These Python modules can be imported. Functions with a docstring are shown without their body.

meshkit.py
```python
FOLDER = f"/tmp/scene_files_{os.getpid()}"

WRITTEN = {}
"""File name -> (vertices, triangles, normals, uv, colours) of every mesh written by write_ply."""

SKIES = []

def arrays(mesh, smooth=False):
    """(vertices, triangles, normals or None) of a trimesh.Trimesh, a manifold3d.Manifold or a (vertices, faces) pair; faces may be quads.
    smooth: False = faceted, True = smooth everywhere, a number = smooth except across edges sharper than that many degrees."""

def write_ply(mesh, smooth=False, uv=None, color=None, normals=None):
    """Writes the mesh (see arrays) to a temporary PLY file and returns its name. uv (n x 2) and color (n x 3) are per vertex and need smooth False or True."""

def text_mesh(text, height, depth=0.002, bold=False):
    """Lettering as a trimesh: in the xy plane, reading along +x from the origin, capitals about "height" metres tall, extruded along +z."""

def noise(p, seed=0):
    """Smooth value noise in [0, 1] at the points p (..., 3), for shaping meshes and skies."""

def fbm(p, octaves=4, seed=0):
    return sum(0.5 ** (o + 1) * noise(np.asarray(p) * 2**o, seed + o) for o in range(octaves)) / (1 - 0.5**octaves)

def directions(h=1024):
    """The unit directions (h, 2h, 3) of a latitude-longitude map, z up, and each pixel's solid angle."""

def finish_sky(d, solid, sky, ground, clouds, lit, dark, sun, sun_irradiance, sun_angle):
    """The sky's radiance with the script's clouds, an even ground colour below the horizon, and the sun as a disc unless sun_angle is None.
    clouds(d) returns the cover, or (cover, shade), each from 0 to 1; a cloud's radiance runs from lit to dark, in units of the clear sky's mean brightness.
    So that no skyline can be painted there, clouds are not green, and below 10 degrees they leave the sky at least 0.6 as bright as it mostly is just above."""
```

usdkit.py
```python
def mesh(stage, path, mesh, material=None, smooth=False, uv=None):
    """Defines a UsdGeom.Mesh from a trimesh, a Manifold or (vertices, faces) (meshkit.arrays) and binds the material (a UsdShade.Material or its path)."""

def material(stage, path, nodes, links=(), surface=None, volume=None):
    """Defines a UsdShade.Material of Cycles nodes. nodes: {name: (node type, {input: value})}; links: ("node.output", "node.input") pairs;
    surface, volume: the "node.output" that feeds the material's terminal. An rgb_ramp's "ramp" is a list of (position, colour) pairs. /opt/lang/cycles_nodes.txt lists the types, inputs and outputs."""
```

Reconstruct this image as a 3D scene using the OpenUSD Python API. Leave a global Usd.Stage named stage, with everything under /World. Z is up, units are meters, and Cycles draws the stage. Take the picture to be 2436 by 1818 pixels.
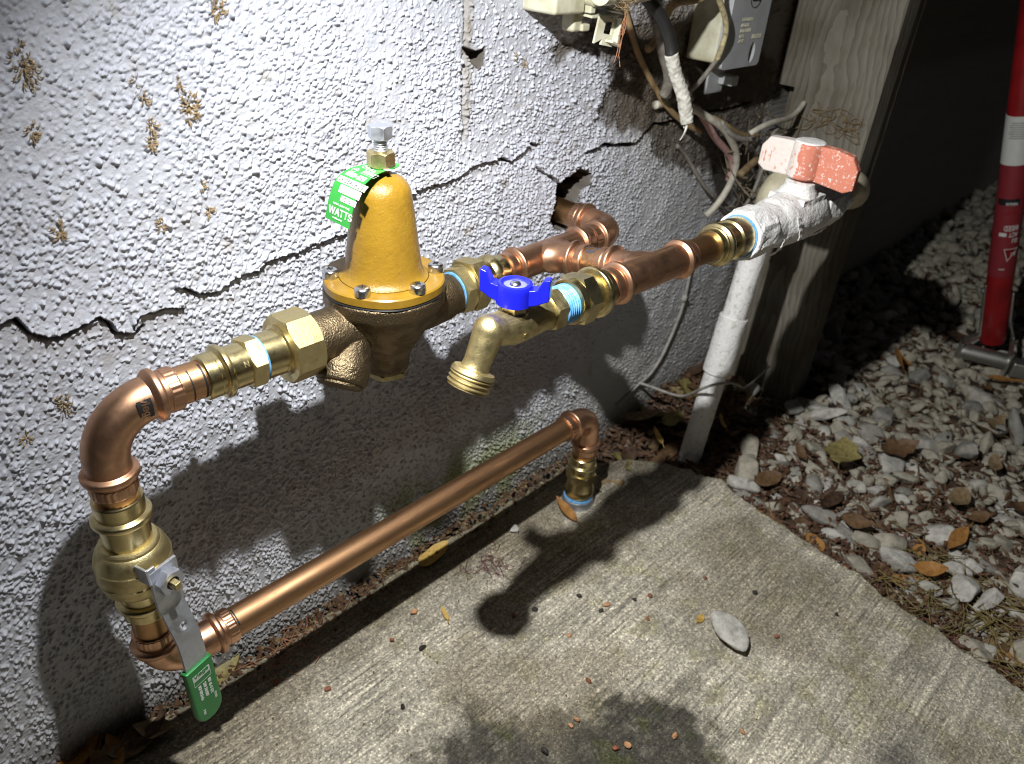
import math, random
import numpy as np
import trimesh, usdkit, meshkit
import manifold3d as m3
import shapely
from shapely.geometry import Polygon, LineString
from pxr import Usd, UsdGeom, UsdLux, UsdShade, Gf, Sdf, Vt

stage = Usd.Stage.CreateInMemory()
UsdGeom.SetStageUpAxis(stage, 'Z')
UsdGeom.SetStageMetersPerUnit(stage, 1.0)
UsdGeom.Xform.Define(stage, '/World')
UsdGeom.Scope.Define(stage, '/World/Looks')
rng = np.random.default_rng(7)
random.seed(7)

# ---------------------------------------------------------------- camera, sky, torch, exposure
CAM = np.array([0.0, -0.55, 0.8162])
RIGHT = np.array([0.696319, -0.714963, 0.062991]); DOWN = np.array([-0.343226, -0.408779, -0.845633]); FWD = np.array([0.630346, 0.567210, -0.530034])
cam = UsdGeom.Camera.Define(stage, '/World/camera')
rows = [list(RIGHT) + [0], list(-DOWN) + [0], list(-FWD) + [0], list(CAM) + [1]]
cam.AddTransformOp().Set(Gf.Matrix4d(*[float(x) for r in rows for x in r]))
cam.CreateHorizontalApertureAttr(36.0)
cam.CreateFocalLengthAttr(36.0 * 1821.88 / 2436)
cam.CreateFStopAttr(7.5)
cam.CreateFocusDistanceAttr(0.72)
cam.CreateClippingRangeAttr(Gf.Vec2f(0.02, 1000))
cam.CreateExposureAttr(0.0)

sky = usdkit.material(stage, '/World/Looks/night_sky', {
    's': ('sky_texture', {'sky_type': 'single_scattering', 'sun_disc': False, 'sun_elevation': -0.05, 'sun_rotation': 2.6}),
    'b': ('background_shader', {'strength': 0.15})}, [('s.color', 'b.color')], surface='b.background')
dome = UsdLux.DomeLight.Define(stage, '/World/sky')
UsdShade.MaterialBindingAPI.Apply(dome.GetPrim()).Bind(sky)
dome.GetPrim().SetCustomDataByKey('kind', 'structure')

# the hand torch whose beam lights the photograph (its shadows fix where it is held)
LAMP = np.array([0.250, -0.208, 0.955]); AIM = np.array([0.82, -0.46, 0.0])
lamp = UsdLux.SphereLight.Define(stage, '/World/torch')
lz = LAMP - AIM; lz /= np.linalg.norm(lz); lx = np.cross([0, 1, 0], lz); lx /= np.linalg.norm(lx); ly = np.cross(lz, lx)
lamp.AddTransformOp().Set(Gf.Matrix4d(*[float(x) for r in ([*lx, 0], [*ly, 0], [*lz, 0], [*LAMP, 1]) for x in r]))
lamp.CreateRadiusAttr(0.009)
lamp.CreateNormalizeAttr(True)
lamp.CreateIntensityAttr(14.2)
lamp.CreateColorAttr(Gf.Vec3f(1.0, 0.99, 0.955))
sh = UsdLux.ShapingAPI.Apply(lamp.GetPrim())
sh.CreateShapingConeAngleAttr(85.0)
sh.CreateShapingConeSoftnessAttr(1.0)

# ---------------------------------------------------------------- scene tree helpers
_used = {}
def numbered(path):
    n = _used.get(path, 0); _used[path] = n + 1
    return path if n == 0 else f'{path}_{n:03d}'

def tag(prim, label=None, category=None, group=None, kind=None):
    for k, v in (('label', label), ('category', category), ('group', group), ('kind', kind)):
        if v: prim.SetCustomDataByKey(k, v)

class Thing:
    def __init__(self, name, label, category, loc=(0, 0, 0), group=None, kind=None):
        self.path = numbered('/World/' + name); self.loc = np.array(loc, float)
        x = UsdGeom.Xform.Define(stage, self.path); x.AddTranslateOp().Set(Gf.Vec3d(*map(float, loc)))
        tag(x.GetPrim(), label, category, group, kind)
    def part(self, name, mesh, mat, smooth=32, under=None, label=None, kind=None):
        """a part (or, with under, a sub-part of the part of that path); mesh given in world coordinates"""
        path = numbered((under or self.path) + '/' + name)
        v, f, n = meshkit.arrays(mesh, smooth)
        emit(path, v - self.loc, f, n, mat)
        p = stage.GetPrimAtPath(path)
        tag(p, label=label, kind=kind)
        return path

def emit(path, v, f, n, mat, vcol=None):
    m = UsdGeom.Mesh.Define(stage, path)
    m.CreatePointsAttr(Vt.Vec3fArray.FromNumpy(np.ascontiguousarray(v, np.float32)))
    m.CreateFaceVertexCountsAttr(Vt.IntArray.FromNumpy(np.full(len(f), 3, np.int32)))
    m.CreateFaceVertexIndicesAttr(Vt.IntArray.FromNumpy(np.ascontiguousarray(f, np.int32).ravel()))
    m.CreateSubdivisionSchemeAttr('none')
    if n is not None:
        m.CreateNormalsAttr(Vt.Vec3fArray.FromNumpy(np.ascontiguousarray(n, np.float32))); m.SetNormalsInterpolation('vertex')
    if vcol is not None:
        UsdGeom.PrimvarsAPI(m).CreatePrimvar('paint', Sdf.ValueTypeNames.Color3fArray, 'vertex').Set(Vt.Vec3fArray.FromNumpy(np.ascontiguousarray(vcol, np.float32)))
    UsdShade.MaterialBindingAPI.Apply(m.GetPrim()).Bind(mat)
    return m

def solo(name, mesh, mat, label=None, category=None, group=None, kind=None, smooth=32, vcol=None):
    path = numbered('/World/' + name)
    if isinstance(smooth, tuple): v, f, n = smooth
    else: v, f, n = meshkit.arrays(mesh, smooth)
    emit(path, v, f, n, mat, vcol)
    tag(stage.GetPrimAtPath(path), label, category, group, kind)
    return path

# ---------------------------------------------------------------- shapes
def cat(*ms): return trimesh.util.concatenate([m for m in ms])
def unit(v): v = np.asarray(v, float); return v / np.linalg.norm(v)

def frames(P):
    T = np.gradient(P, axis=0)
    if len(P) == 2: T[:] = P[1] - P[0]
    T /= np.maximum(np.linalg.norm(T, axis=1, keepdims=True), 1e-12)
    for i in range(len(T)):
        if not np.any(T[i]): T[i] = T[i - 1]
    a = np.array([0, 0, 1.0]) if abs(T[0][2]) < 0.9 else np.array([0, 1.0, 0])
    U = np.zeros_like(P); u = unit(a - T[0] * (a @ T[0]))
    for i in range(len(P)):
        u = unit(u - T[i] * (u @ T[i])); U[i] = u
    return T, U, np.cross(T, U)

def sweep(P, r, seg=32, cap=True, mod=None, squash=1.0):
    """tube along the points P with radius r (one or per point)"""
    P = np.asarray(P, float); r = np.broadcast_to(np.asarray(r, float), len(P))
    T, U, V = frames(P)
    a = np.linspace(0, 2 * np.pi, seg, endpoint=False)
    ring = np.cos(a)[None, :, None] * U[:, None] * squash + np.sin(a)[None, :, None] * V[:, None]
    rr = r[:, None] * (np.ones((len(P), seg)) if mod is None else mod(a, len(P)))
    v = (P[:, None] + ring * rr[..., None]).reshape(-1, 3)
    i, j = np.meshgrid(np.arange(len(P) - 1), np.arange(seg), indexing='ij'); k = (j + 1) % seg
    q = np.stack([i * seg + j, i * seg + k, (i + 1) * seg + k, (i + 1) * seg + j], -1).reshape(-1, 4)
    f = np.vstack([q[:, [0, 1, 2]], q[:, [0, 2, 3]]])
    if cap:
        v = np.vstack([v, P[0], P[-1]]); n = len(v)
        s = np.arange(seg); e = (s + 1) % seg; L = (len(P) - 1) * seg
        f = np.vstack([f, np.stack([np.full(seg, n - 2), e, s], 1), np.stack([np.full(seg, n - 1), L + s, L + e], 1)])
    m = trimesh.Trimesh(v, f, process=False)
    return m

def lathe(o, d, prof, seg=48, mod=None):
    """body of revolution from o along d; prof: (distance, radius) pairs"""
    o = np.asarray(o, float); d = unit(d)
    a = np.array([0, 0, 1.0]) if abs(d[2]) < 0.9 else np.array([0, 1.0, 0])
    U = unit(a - d * (a @ d)); V = np.cross(d, U)
    t = np.array([p[0] for p in prof]); r = np.array([max(p[1], 1e-5) for p in prof])
    an = np.linspace(0, 2 * np.pi, seg, endpoint=False)
    ring = np.cos(an)[:, None] * U + np.sin(an)[:, None] * V
    rr = r[:, None] * (np.ones((len(t), seg)) if mod is None else mod(an, t))
    v = (o + t[:, None, None] * d + ring[None] * rr[..., None]).reshape(-1, 3)
    i, j = np.meshgrid(np.arange(len(t) - 1), np.arange(seg), indexing='ij'); k = (j + 1) % seg
    q = np.stack([i * seg + j, i * seg + k, (i + 1) * seg + k, (i + 1) * seg + j], -1).reshape(-1, 4)
    f = np.vstack([q[:, [0, 1, 2]], q[:, [0, 2, 3]]])
    n = len(v); v = np.vstack([v, o + t[0] * d, o + t[-1] * d]); s = np.arange(seg); e = (s + 1) % seg; L = (len(t) - 1) * seg
    f = np.vstack([f, np.stack([np.full(seg, n), e, s], 1), np.stack([np.full(seg, n + 1), L + s, L + e], 1)])
    return trimesh.Trimesh(v, f, process=False)

def orient(mesh, o, d, up=None):
    """puts a mesh built along +z at o along d"""
    d = unit(d); a = np.asarray(up, float) if up is not None else (np.array([0, 0, 1.0]) if abs(d[2]) < 0.9 else np.array([0, 1.0, 0]))
    X = unit(a - d * (a @ d)); Y = np.cross(d, X)
    M = np.eye(4); M[:3, 0], M[:3, 1], M[:3, 2], M[:3, 3] = X, Y, d, o
    mesh.apply_transform(M); return mesh

def mani(m):
    g = m.to_mesh(); return trimesh.Trimesh(g.vert_properties[:, :3], g.tri_verts, process=False)

def nut(o, d, af, h, sides=6, rot=0.0, ch=0.0016, bore=0.0, up=None):
    """hexagonal (or other) nut with turned chamfers"""
    R = af / 2 / math.cos(math.pi / sides)
    pts = [(R * math.cos(2 * math.pi * i / sides + rot), R * math.sin(2 * math.pi * i / sides + rot)) for i in range(sides)]
    p = m3.CrossSection([pts]).extrude(h)
    c = ch; k = af / 2 + (R - af / 2) * 0.25
    barrel = m3.CrossSection([[(0, 0), (k - c * .2, 0), (R + .0004, c), (R + .0004, h - c), (k - c * .2, h), (0, h)]]).revolve(64)
    n = p ^ barrel
    if bore: n = n - m3.CrossSection.circle(bore, 48).extrude(h + .02).translate((0, 0, -.01))
    return orient(mani(n), o, d, up)

def box(c, s, r=0.002, rot=None):
    """box with rounded edges: centre c, size s, turned by the 3 x 3 matrix rot"""
    s = np.array(s) / 2 - r
    sp = m3.Manifold.sphere(r, 12)
    b = m3.Manifold.batch_hull([sp.translate((sx * s[0], sy * s[1], sz * s[2])) for sx in (-1, 1) for sy in (-1, 1) for sz in (-1, 1)])
    t = mani(b); M = np.eye(4)
    if rot is not None: M[:3, :3] = rot
    M[:3, 3] = c; t.apply_transform(M); return t

def rotz(a): c, s = math.cos(a), math.sin(a); return np.array([[c, -s, 0], [s, c, 0], [0, 0, 1.0]])
def roty(a): c, s = math.cos(a), math.sin(a); return np.array([[c, 0, s], [0, 1, 0], [-s, 0, c]])
def rotx(a): c, s = math.cos(a), math.sin(a); return np.array([[1, 0, 0], [0, c, -s], [0, s, c]])

def spline(P, n=40):
    from scipy.interpolate import CubicSpline
    P = np.asarray(P, float); t = np.r_[0, np.cumsum(np.linalg.norm(np.diff(P, axis=0), axis=1))]
    return CubicSpline(t, P)(np.linspace(0, t[-1], n))

def text(s, h, o, u, up, depth=.0004, bold=True, width=None):
    """lettering standing on a surface: origin o, reading along u, its top towards up"""
    m = meshkit.text_mesh(s, h, depth, bold); m.apply_translation(-m.bounds[0] * [1, 1, 0])
    if width: m.apply_scale([width / m.extents[0], 1, 1])
    u = unit(u); up = np.asarray(up, float); up = unit(up - u * (up @ u)); n = np.cross(u, up)
    M = np.eye(4); M[:3, 0], M[:3, 1], M[:3, 2], M[:3, 3] = u, up, n, o
    m.apply_transform(M); return m

def rough(mesh, amp, scale, seed=0, oct=3):
    n = meshkit.fbm(mesh.vertices * scale, oct, seed) - .5
    vn = meshkit.arrays(mesh, True)[2]
    mesh.vertices = mesh.vertices + vn * (n * 2 * amp)[:, None]
    return mesh

# ---------------------------------------------------------------- materials
L = '/World/Looks/'
def metal(name, col, rough_, var=.25, scale=60, bump=.0, bscale=400, dirt=None, dirt_amt=.5, stretch=(1, 1, 1), coat=0):
    """a metal with tarnish clouds, uneven gloss and fine relief"""
    dcol = dirt or tuple(c * .35 for c in col)
    return usdkit.material(stage, L + name, {
        't': ('texture_coordinate', {}), 'm': ('mapping', {'scale': stretch}),
        'n': ('noise_texture', {'scale': scale, 'detail': 5, 'roughness': .65}),
        'n2': ('noise_texture', {'scale': bscale, 'detail': 3}),
        'r': ('rgb_ramp', {'ramp': [(.0, dcol), (.32, tuple(.5 * a_ + .5 * c for a_, c in zip(dcol, col))), (.42, tuple(c * (1 - var) for c in col)), (.58, col), (1, tuple(min(1, c * (1 + var * .5)) for c in col))]}),
        'q': ('map_range', {'from_min': .3, 'from_max': .7, 'to_min': rough_ * 1.35, 'to_max': rough_ * .75, 'clamp': True}),
        'b': ('bump', {'strength': .9 if bump > .0002 else .3, 'distance': bump or .0001}),
        'p': ('principled_bsdf', {'metallic': 1.0, 'coat_weight': coat})},
        [('t.object', 'm.vector'), ('m.vector', 'n.vector'), ('m.vector', 'n2.vector'), ('n.fac', 'r.fac'), ('r.color', 'p.base_color'), ('n.fac', 'q.value'), ('q.result', 'p.roughness'),
         ('n2.fac', 'b.height'), ('b.normal', 'p.normal')], surface='p.BSDF')

def plain(name, col, rough_=.5, var=.25, scale=40, bump=0, bscale=300, dirt=None, spec=.5, detail=5, stretch=(1, 1, 1), sss=0, edge=(.35, .6)):
    """paint, plastic, wood, stone or soil: two tones mixed by noise, with relief"""
    d = dirt or tuple(c * (1 - var) for c in col)
    return usdkit.material(stage, L + name, {
        't': ('texture_coordinate', {}), 'm': ('mapping', {'scale': stretch}),
        'n': ('noise_texture', {'scale': scale, 'detail': detail, 'roughness': .62}),
        'n2': ('noise_texture', {'scale': bscale, 'detail': 4, 'roughness': .6}),
        'r': ('rgb_ramp', {'ramp': [(0, d), (edge[0], d), (edge[1], col), (1, tuple(min(1, c * (1 + var * .4)) for c in col))]}),
        'b': ('bump', {'strength': .8 if bump else 0, 'distance': bump or .0001}),
        'p': ('principled_bsdf', {'roughness': rough_, 'specular_ior_level': spec, 'subsurface_weight': sss})},
        [('t.object', 'm.vector'), ('m.vector', 'n.vector'), ('m.vector', 'n2.vector'), ('n.fac', 'r.fac'), ('r.color', 'p.base_color'), ('n2.fac', 'b.height'), ('b.normal', 'p.normal')], surface='p.BSDF')

copper = metal('copper_fitting', (.71, .42, .27), .37, .30, 38, .00006, 160, dirt=(.42, .20, .12))
copper_tube = metal('copper_tube', (.63, .37, .20), .42, .40, 34, .00004, 220, dirt=(.34, .17, .09), stretch=(.35, 3, 3))
copper_dark = metal('copper_tube_brown', (.50, .29, .14), .36, .25, 30, .00004, 220, dirt=(.25, .13, .06))
brass = metal('brass_polished', (.72, .61, .33), .26, .16, 60, .00004, 200, dirt=(.45, .34, .13))
brass_satin = metal('brass_satin', (.64, .54, .285), .44, .18, 70, .00024, 900, dirt=(.42, .32, .14))
bronze = metal('bronze_cast', (.205, .158, .098), .46, .30, 60, .0011, 620, dirt=(.18, .13, .07))
steel = metal('steel_zinc', (.66, .69, .76), .50, .15, 80, .00004, 300, dirt=(.34, .35, .38))
steel_bright = metal('steel_screw', (.66, .66, .68), .26, .12, 120, .00003, 300)
steel_dull = metal('steel_dull', (.62, .62, .57), .45, .25, 70, .0001, 300, dirt=(.20, .18, .14))
mustard = plain('mustard_enamel', (.275, .160, .016), .30, .12, 60, .0006, 620, dirt=(.235, .132, .013), spec=.5)
mustard_smooth = plain('mustard_enamel_smooth', (.275, .160, .016), .34, .15, 60, .0002, 260, dirt=(.225, .125, .013))
tag_green = plain('tag_green', (.028, .30, .042), .38, .06, 30)
tag_white = plain('print_white', (.60, .62, .60), .5, .06, 60)
grip_green = plain('grip_green_vinyl', (.02, .20, .045), .33, .1, 40, spec=.5)
blue_plastic = plain('blue_plastic', (.012, .016, .62), .26, .05, 40, .00005, 200)
tape_blue = plain('thread_sealant_blue', (.07, .30, .66), .5, .35, 200, dirt=(.22, .42, .66))
tape_white = plain('thread_white', (.62, .68, .72), .5, .2, 200)
rubber_black = plain('gasket_black', (.012, .012, .014), .4)
ink = plain('ink_black', (.012, .012, .013), .5)
pvc_white = plain('painted_pvc', (.80, .80, .80), .65, .2, 110, .0022, 230, dirt=(.54, .53, .50), edge=(.34, .46))
pvc_cream = plain('bare_pvc_cream', (.56, .52, .38), .5, .25, 45, .0003, 150, dirt=(.40, .36, .26))
red_plastic = plain('faded_red_plastic', (.56, .19, .125), .6, .12, 260, .0006, 240, dirt=(.72, .64, .60), edge=(.36, .43))
dusty_red = plain('overspray_on_red', (.66, .60, .57), .75, .2, 120, .0010, 240, dirt=(.60, .27, .18), edge=(.34, .42))
grey_plastic = plain('grey_plastic', (.42, .44, .46), .45, .12, 30, .0002, 200)
offwhite_plastic = plain('aged_white_plastic', (.60, .60, .48), .5, .2, 30, .0002, 200, dirt=(.42, .40, .28))
cable_black = plain('cable_black', (.02, .02, .02), .45)
cable_paint = plain('overspray_on_cable', (.62, .62, .58), .7, .35, 120, .0009, 260, dirt=(.36, .35, .30))
cable_tan = plain('cable_tan', (.36, .25, .13), .6, .3, 60)
cable_grey = plain('cable_grey', (.56, .53, .45), .6, .3, 60)
cable_pink = plain('cable_pink', (.52, .31, .30), .6, .3, 60)
twig = plain('bark_grey', (.24, .22, .19), .8, .4, 120, .0006, 300)
vine_mat = plain('dead_vine', (.40, .39, .36), .8, .35, 90, .0006, 260)
root_mat = plain('rootlet_brown', (.36, .26, .14), .8, .4, 200)
fibre_mat = plain('fibre_rust', (.38, .17, .09), .7, .3, 200)
soil = plain('damp_mulch', (.075, .045, .028), .85, .6, 60, .004, 140, dirt=(.03, .02, .014))
red_paint = plain('red_enamel', (.27, .010, .013), .38, .35, 22)
red_label = plain('label_red', (.22, .022, .030), .5, .1, 60)

def stone_mat(name, col, seed):
    return usdkit.material(stage, L + name, {
        't': ('texture_coordinate', {}), 'o': ('object_info', {}),
        'n': ('noise_texture', {'scale': 55 + seed * 7, 'detail': 7, 'roughness': .7}), 'n2': ('noise_texture', {'scale': 320, 'detail': 5, 'roughness': .7}),
        'r': ('rgb_ramp', {'ramp': [(.2, tuple(c * .32 for c in col)), (.42, tuple(c * .72 for c in col)), (.58, col), (.8, tuple(min(.9, c * 1.25) for c in col))]}),
        'b': ('bump', {'strength': 1.0, 'distance': .0022}),
        'p': ('principled_bsdf', {'roughness': .7, 'specular_ior_level': .3})},
        [('t.object', 'n.vector'), ('t.object', 'n2.vector'), ('n.fac', 'r.fac'), ('r.color', 'p.base_color'), ('n2.fac', 'b.height'), ('b.normal', 'p.normal')], surface='p.BSDF')
STONE = [stone_mat('stone_white', (.50, .485, .43), 0), stone_mat('stone_cream', (.45, .42, .34), 1), stone_mat('stone_grey', (.345, .335, .30), 2), stone_mat('stone_pale', (.59, .575, .53), 3)]

def leaf_mat(name, a, b):
    return usdkit.material(stage, L + name, {
        't': ('texture_coordinate', {}), 'n': ('noise_texture', {'scale': 120, 'detail': 6, 'roughness': .7}),
        'r': ('rgb_ramp', {'ramp': [(.25, tuple(c * .35 for c in b)), (.45, b), (.6, a)]}),
        'p': ('principled_bsdf', {'roughness': .55, 'specular_ior_level': .4}), 'tr': ('translucent_bsdf', {}), 'x': ('mix_closure', {'fac': .18})},
        [('t.object', 'n.vector'), ('n.fac', 'r.fac'), ('r.color', 'p.base_color'), ('r.color', 'tr.color'), ('p.BSDF', 'x.closure1'), ('tr.BSDF', 'x.closure2')], surface='x.closure')
LEAF = {'yellow': leaf_mat('leaf_yellow', (.66, .46, .16), (.58, .38, .10)), 'orange': leaf_mat('leaf_orange', (.46, .24, .07), (.36, .17, .05)),
        'brown': leaf_mat('leaf_brown', (.20, .12, .06), (.14, .08, .04)), 'dark': leaf_mat('leaf_dark', (.10, .06, .035), (.06, .035, .022)),
        'tan': leaf_mat('leaf_tan', (.30, .23, .13), (.22, .15, .08)), 'olive': leaf_mat('leaf_olive', (.34, .30, .11), (.25, .20, .08))}

def painted(name, rough_, b1, s1, b2, s2, speck=None):
    """a surface whose tones are laid down in the mesh's paint attribute, with grain and relief"""
    nodes = {'a': ('attribute', {'attribute': 'paint'}), 't': ('texture_coordinate', {}),
             'n': ('noise_texture', {'scale': s1, 'detail': 5, 'roughness': .65}), 'n2': ('noise_texture', {'scale': s2, 'detail': 4, 'roughness': .7}),
             'r': ('rgb_ramp', {'ramp': speck or [(.25, (.62, .62, .62)), (.5, (1, 1, 1)), (.75, (1.15, 1.15, 1.15))]}),
             'x': ('mix', {'mix_type': 'multiply', 'fac': 1.0}), 'b1': ('bump', {'strength': .8, 'distance': b1}), 'b2': ('bump', {'strength': .8, 'distance': b2}),
             'p': ('principled_bsdf', {'roughness': rough_, 'specular_ior_level': .2})}
    links = [('t.object', 'n.vector'), ('t.object', 'n2.vector'), ('n2.fac', 'r.fac'), ('a.color', 'x.color1'), ('r.color', 'x.color2'), ('x.color', 'p.base_color'),
             ('n.fac', 'b1.height'), ('n2.fac', 'b2.height'), ('b1.normal', 'b2.normal'), ('b2.normal', 'p.normal')]
    return usdkit.material(stage, L + name, nodes, links, surface='p.BSDF')
wall_mat = painted('masonry_paint', .85, .0012, 420, .0005, 1100, [(.2, (.78, .78, .78)), (.5, (1, 1, 1)), (.8, (1.06, 1.06, 1.06))])
slab_mat = usdkit.material(stage, L + 'broomed_concrete', {
    'a': ('attribute', {'attribute': 'paint'}), 't': ('texture_coordinate', {}), 'm': ('mapping', {'scale': (14, 330, 1)}),
    'v': ('voronoi_texture', {'scale': 480, 'feature': 'f1'}), 'sv': ('separate_color', {}), 'n': ('noise_texture', {'scale': 190, 'detail': 5, 'roughness': .7}), 'l': ('noise_texture', {'scale': 1, 'detail': 2}),
    'k': ('noise_texture', {'scale': 9, 'detail': 3}), 'kk': ('map_range', {'from_min': .40, 'from_max': .60, 'to_min': .15, 'to_max': .95, 'clamp': True}),
    'rv': ('rgb_ramp', {'ramp': [(0, (.55, .54, .53)), (.35, (.84, .84, .82)), (.75, (1.06, 1.06, 1.04)), (.9, (1.35, 1.34, 1.29)), (1, (1.8, 1.77, 1.66))]}),
    'rn': ('rgb_ramp', {'ramp': [(.30, (.58, .58, .57)), (.46, (.95, .95, .94)), (.62, (1.25, 1.24, 1.21))]}),
    'rl': ('rgb_ramp', {'ramp': [(.30, (.50, .50, .49)), (.48, (1, 1, 1)), (.66, (1.4, 1.39, 1.36))]}),
    'x1': ('mix', {'mix_type': 'multiply', 'fac': 1.0}), 'x2': ('mix', {'mix_type': 'multiply', 'fac': 1.0}), 'x3': ('mix', {'mix_type': 'multiply'}),
    'b1': ('bump', {'strength': .8, 'distance': .0009}), 'b2': ('bump', {'strength': .8, 'distance': .0009}), 'p': ('principled_bsdf', {'roughness': .72, 'specular_ior_level': .3})},
    [('t.object', 'v.vector'), ('t.object', 'n.vector'), ('t.object', 'm.vector'), ('m.vector', 'l.vector'), ('t.object', 'k.vector'), ('k.fac', 'kk.value'), ('v.color', 'sv.color'), ('sv.r', 'rv.fac'), ('n.fac', 'rn.fac'), ('l.fac', 'rl.fac'),
     ('a.color', 'x1.color1'), ('rv.color', 'x1.color2'), ('x1.color', 'x2.color1'), ('rn.color', 'x2.color2'), ('x2.color', 'x3.color1'), ('rl.color', 'x3.color2'), ('kk.result', 'x3.fac'), ('x3.color', 'p.base_color'),
     ('n.fac', 'b1.height'), ('l.fac', 'b2.height'), ('b1.normal', 'b2.normal'), ('b2.normal', 'p.normal')], surface='p.BSDF')
# end of materials

# ---------------------------------------------------------------- the rendered block wall
WALL_Y = 0.095
WK = .645 / .655
def on_wall(pts): return [(x * WK, .8162 - (.8162 - z) * WK) for x, z in pts]
def grid(us, vs):
    U, V = np.meshgrid(us, vs, indexing='ij'); n, m = U.shape
    i, j = np.meshgrid(np.arange(n - 1), np.arange(m - 1), indexing='ij'); a = i * m + j
    q = np.stack([a, a + m, a + m + 1, a + 1], -1).reshape(-1, 4)
    return U, V, np.vstack([q[:, [0, 1, 2]], q[:, [0, 2, 3]]])

def gridnormals(v, f):
    n = np.zeros_like(v); fn = np.cross(v[f[:, 1]] - v[f[:, 0]], v[f[:, 2]] - v[f[:, 0]])
    for k in range(3):
        for c in range(3): n[:, c] += np.bincount(f[:, k], fn[:, c], len(v))
    return n / np.maximum(np.linalg.norm(n, axis=1, keepdims=True), 1e-12)

def sstep(a, b, x): t = np.clip((x - a) / (b - a), 0, 1); return t * t * (3 - 2 * t)
def nz(U, V, s, seed, oct=3): return meshkit.fbm(np.stack([U * s, V * s, np.full_like(U, seed * 3.7)], -1), oct, seed)

def splat(H, us, vs, pts, rad, hgt, comb):
    """adds a rounded bump (height hgt, radius rad) at each of pts to the regular grid H"""
    du, dv = us[1] - us[0], vs[1] - vs[0]; R = int(math.ceil(max(rad) / min(du, dv))) + 1
    ci = np.round((pts[:, 0] - us[0]) / du).astype(int); cj = np.round((pts[:, 1] - vs[0]) / dv).astype(int)
    for a in range(-R, R + 1):
        for b in range(-R, R + 1):
            i, j = ci + a, cj + b; ok = (i >= 0) & (i < H.shape[0]) & (j >= 0) & (j < H.shape[1])
            i, j = i[ok], j[ok]
            d2 = ((us[i] - pts[ok, 0]) ** 2 + (vs[j] - pts[ok, 1]) ** 2) / rad[ok] ** 2
            comb.at(H, (i, j), hgt[ok] * np.clip(1 - d2, 0, 1) ** .6)
    return H

CRACKS = [  # (x, z) along the open mortar courses, half width, depth
    ([(-.1, .512), (.07, .505), (.116, .506), (.125, .508), (.131, .499), (.142, .485), (.153, .481), (.163, .483), (.175, .485), (.187, .490), (.194, .484), (.198, .472), (.206, .467), (.215, .466), (.222, .468)], .0032, .016),
    ([(.214, .470), (.220, .477), (.232, .479), (.244, .480), (.262, .474)], .0024, .010),
    ([(.256, .497), (.262, .496), (.269, .493), (.277, .485), (.297, .481), (.311, .488), (.324, .491), (.339, .490), (.345, .496), (.356, .498), (.379, .498), (.394, .503), (.414, .503), (.444, .505), (.490, .512), (.537, .534)], .0021, .012),
    ([(.530, .533), (.563, .536), (.587, .535), (.606, .537), (.623, .544), (.651, .547), (.675, .549), (.695, .544), (.716, .549), (.724, .560), (.742, .557)], .0019, .011),
    ([(.742, .528), (.757, .516), (.768, .511), (.785, .501), (.795, .495)], .0014, .008),
    ([(.842, .532), (.878, .537), (.91, .53), (.95, .525), (1.0, .548), (1.08, .546), (1.30, .548)], .0040, .018)]
HOLE = Polygon([(.786, .502), (.799, .506), (.807, .504), (.828, .511), (.858, .499), (.853, .488), (.834, .483), (.826, .470), (.830, .452), (.820, .438), (.797, .434), (.782, .438), (.775, .452), (.778, .466), (.781, .484)])
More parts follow.
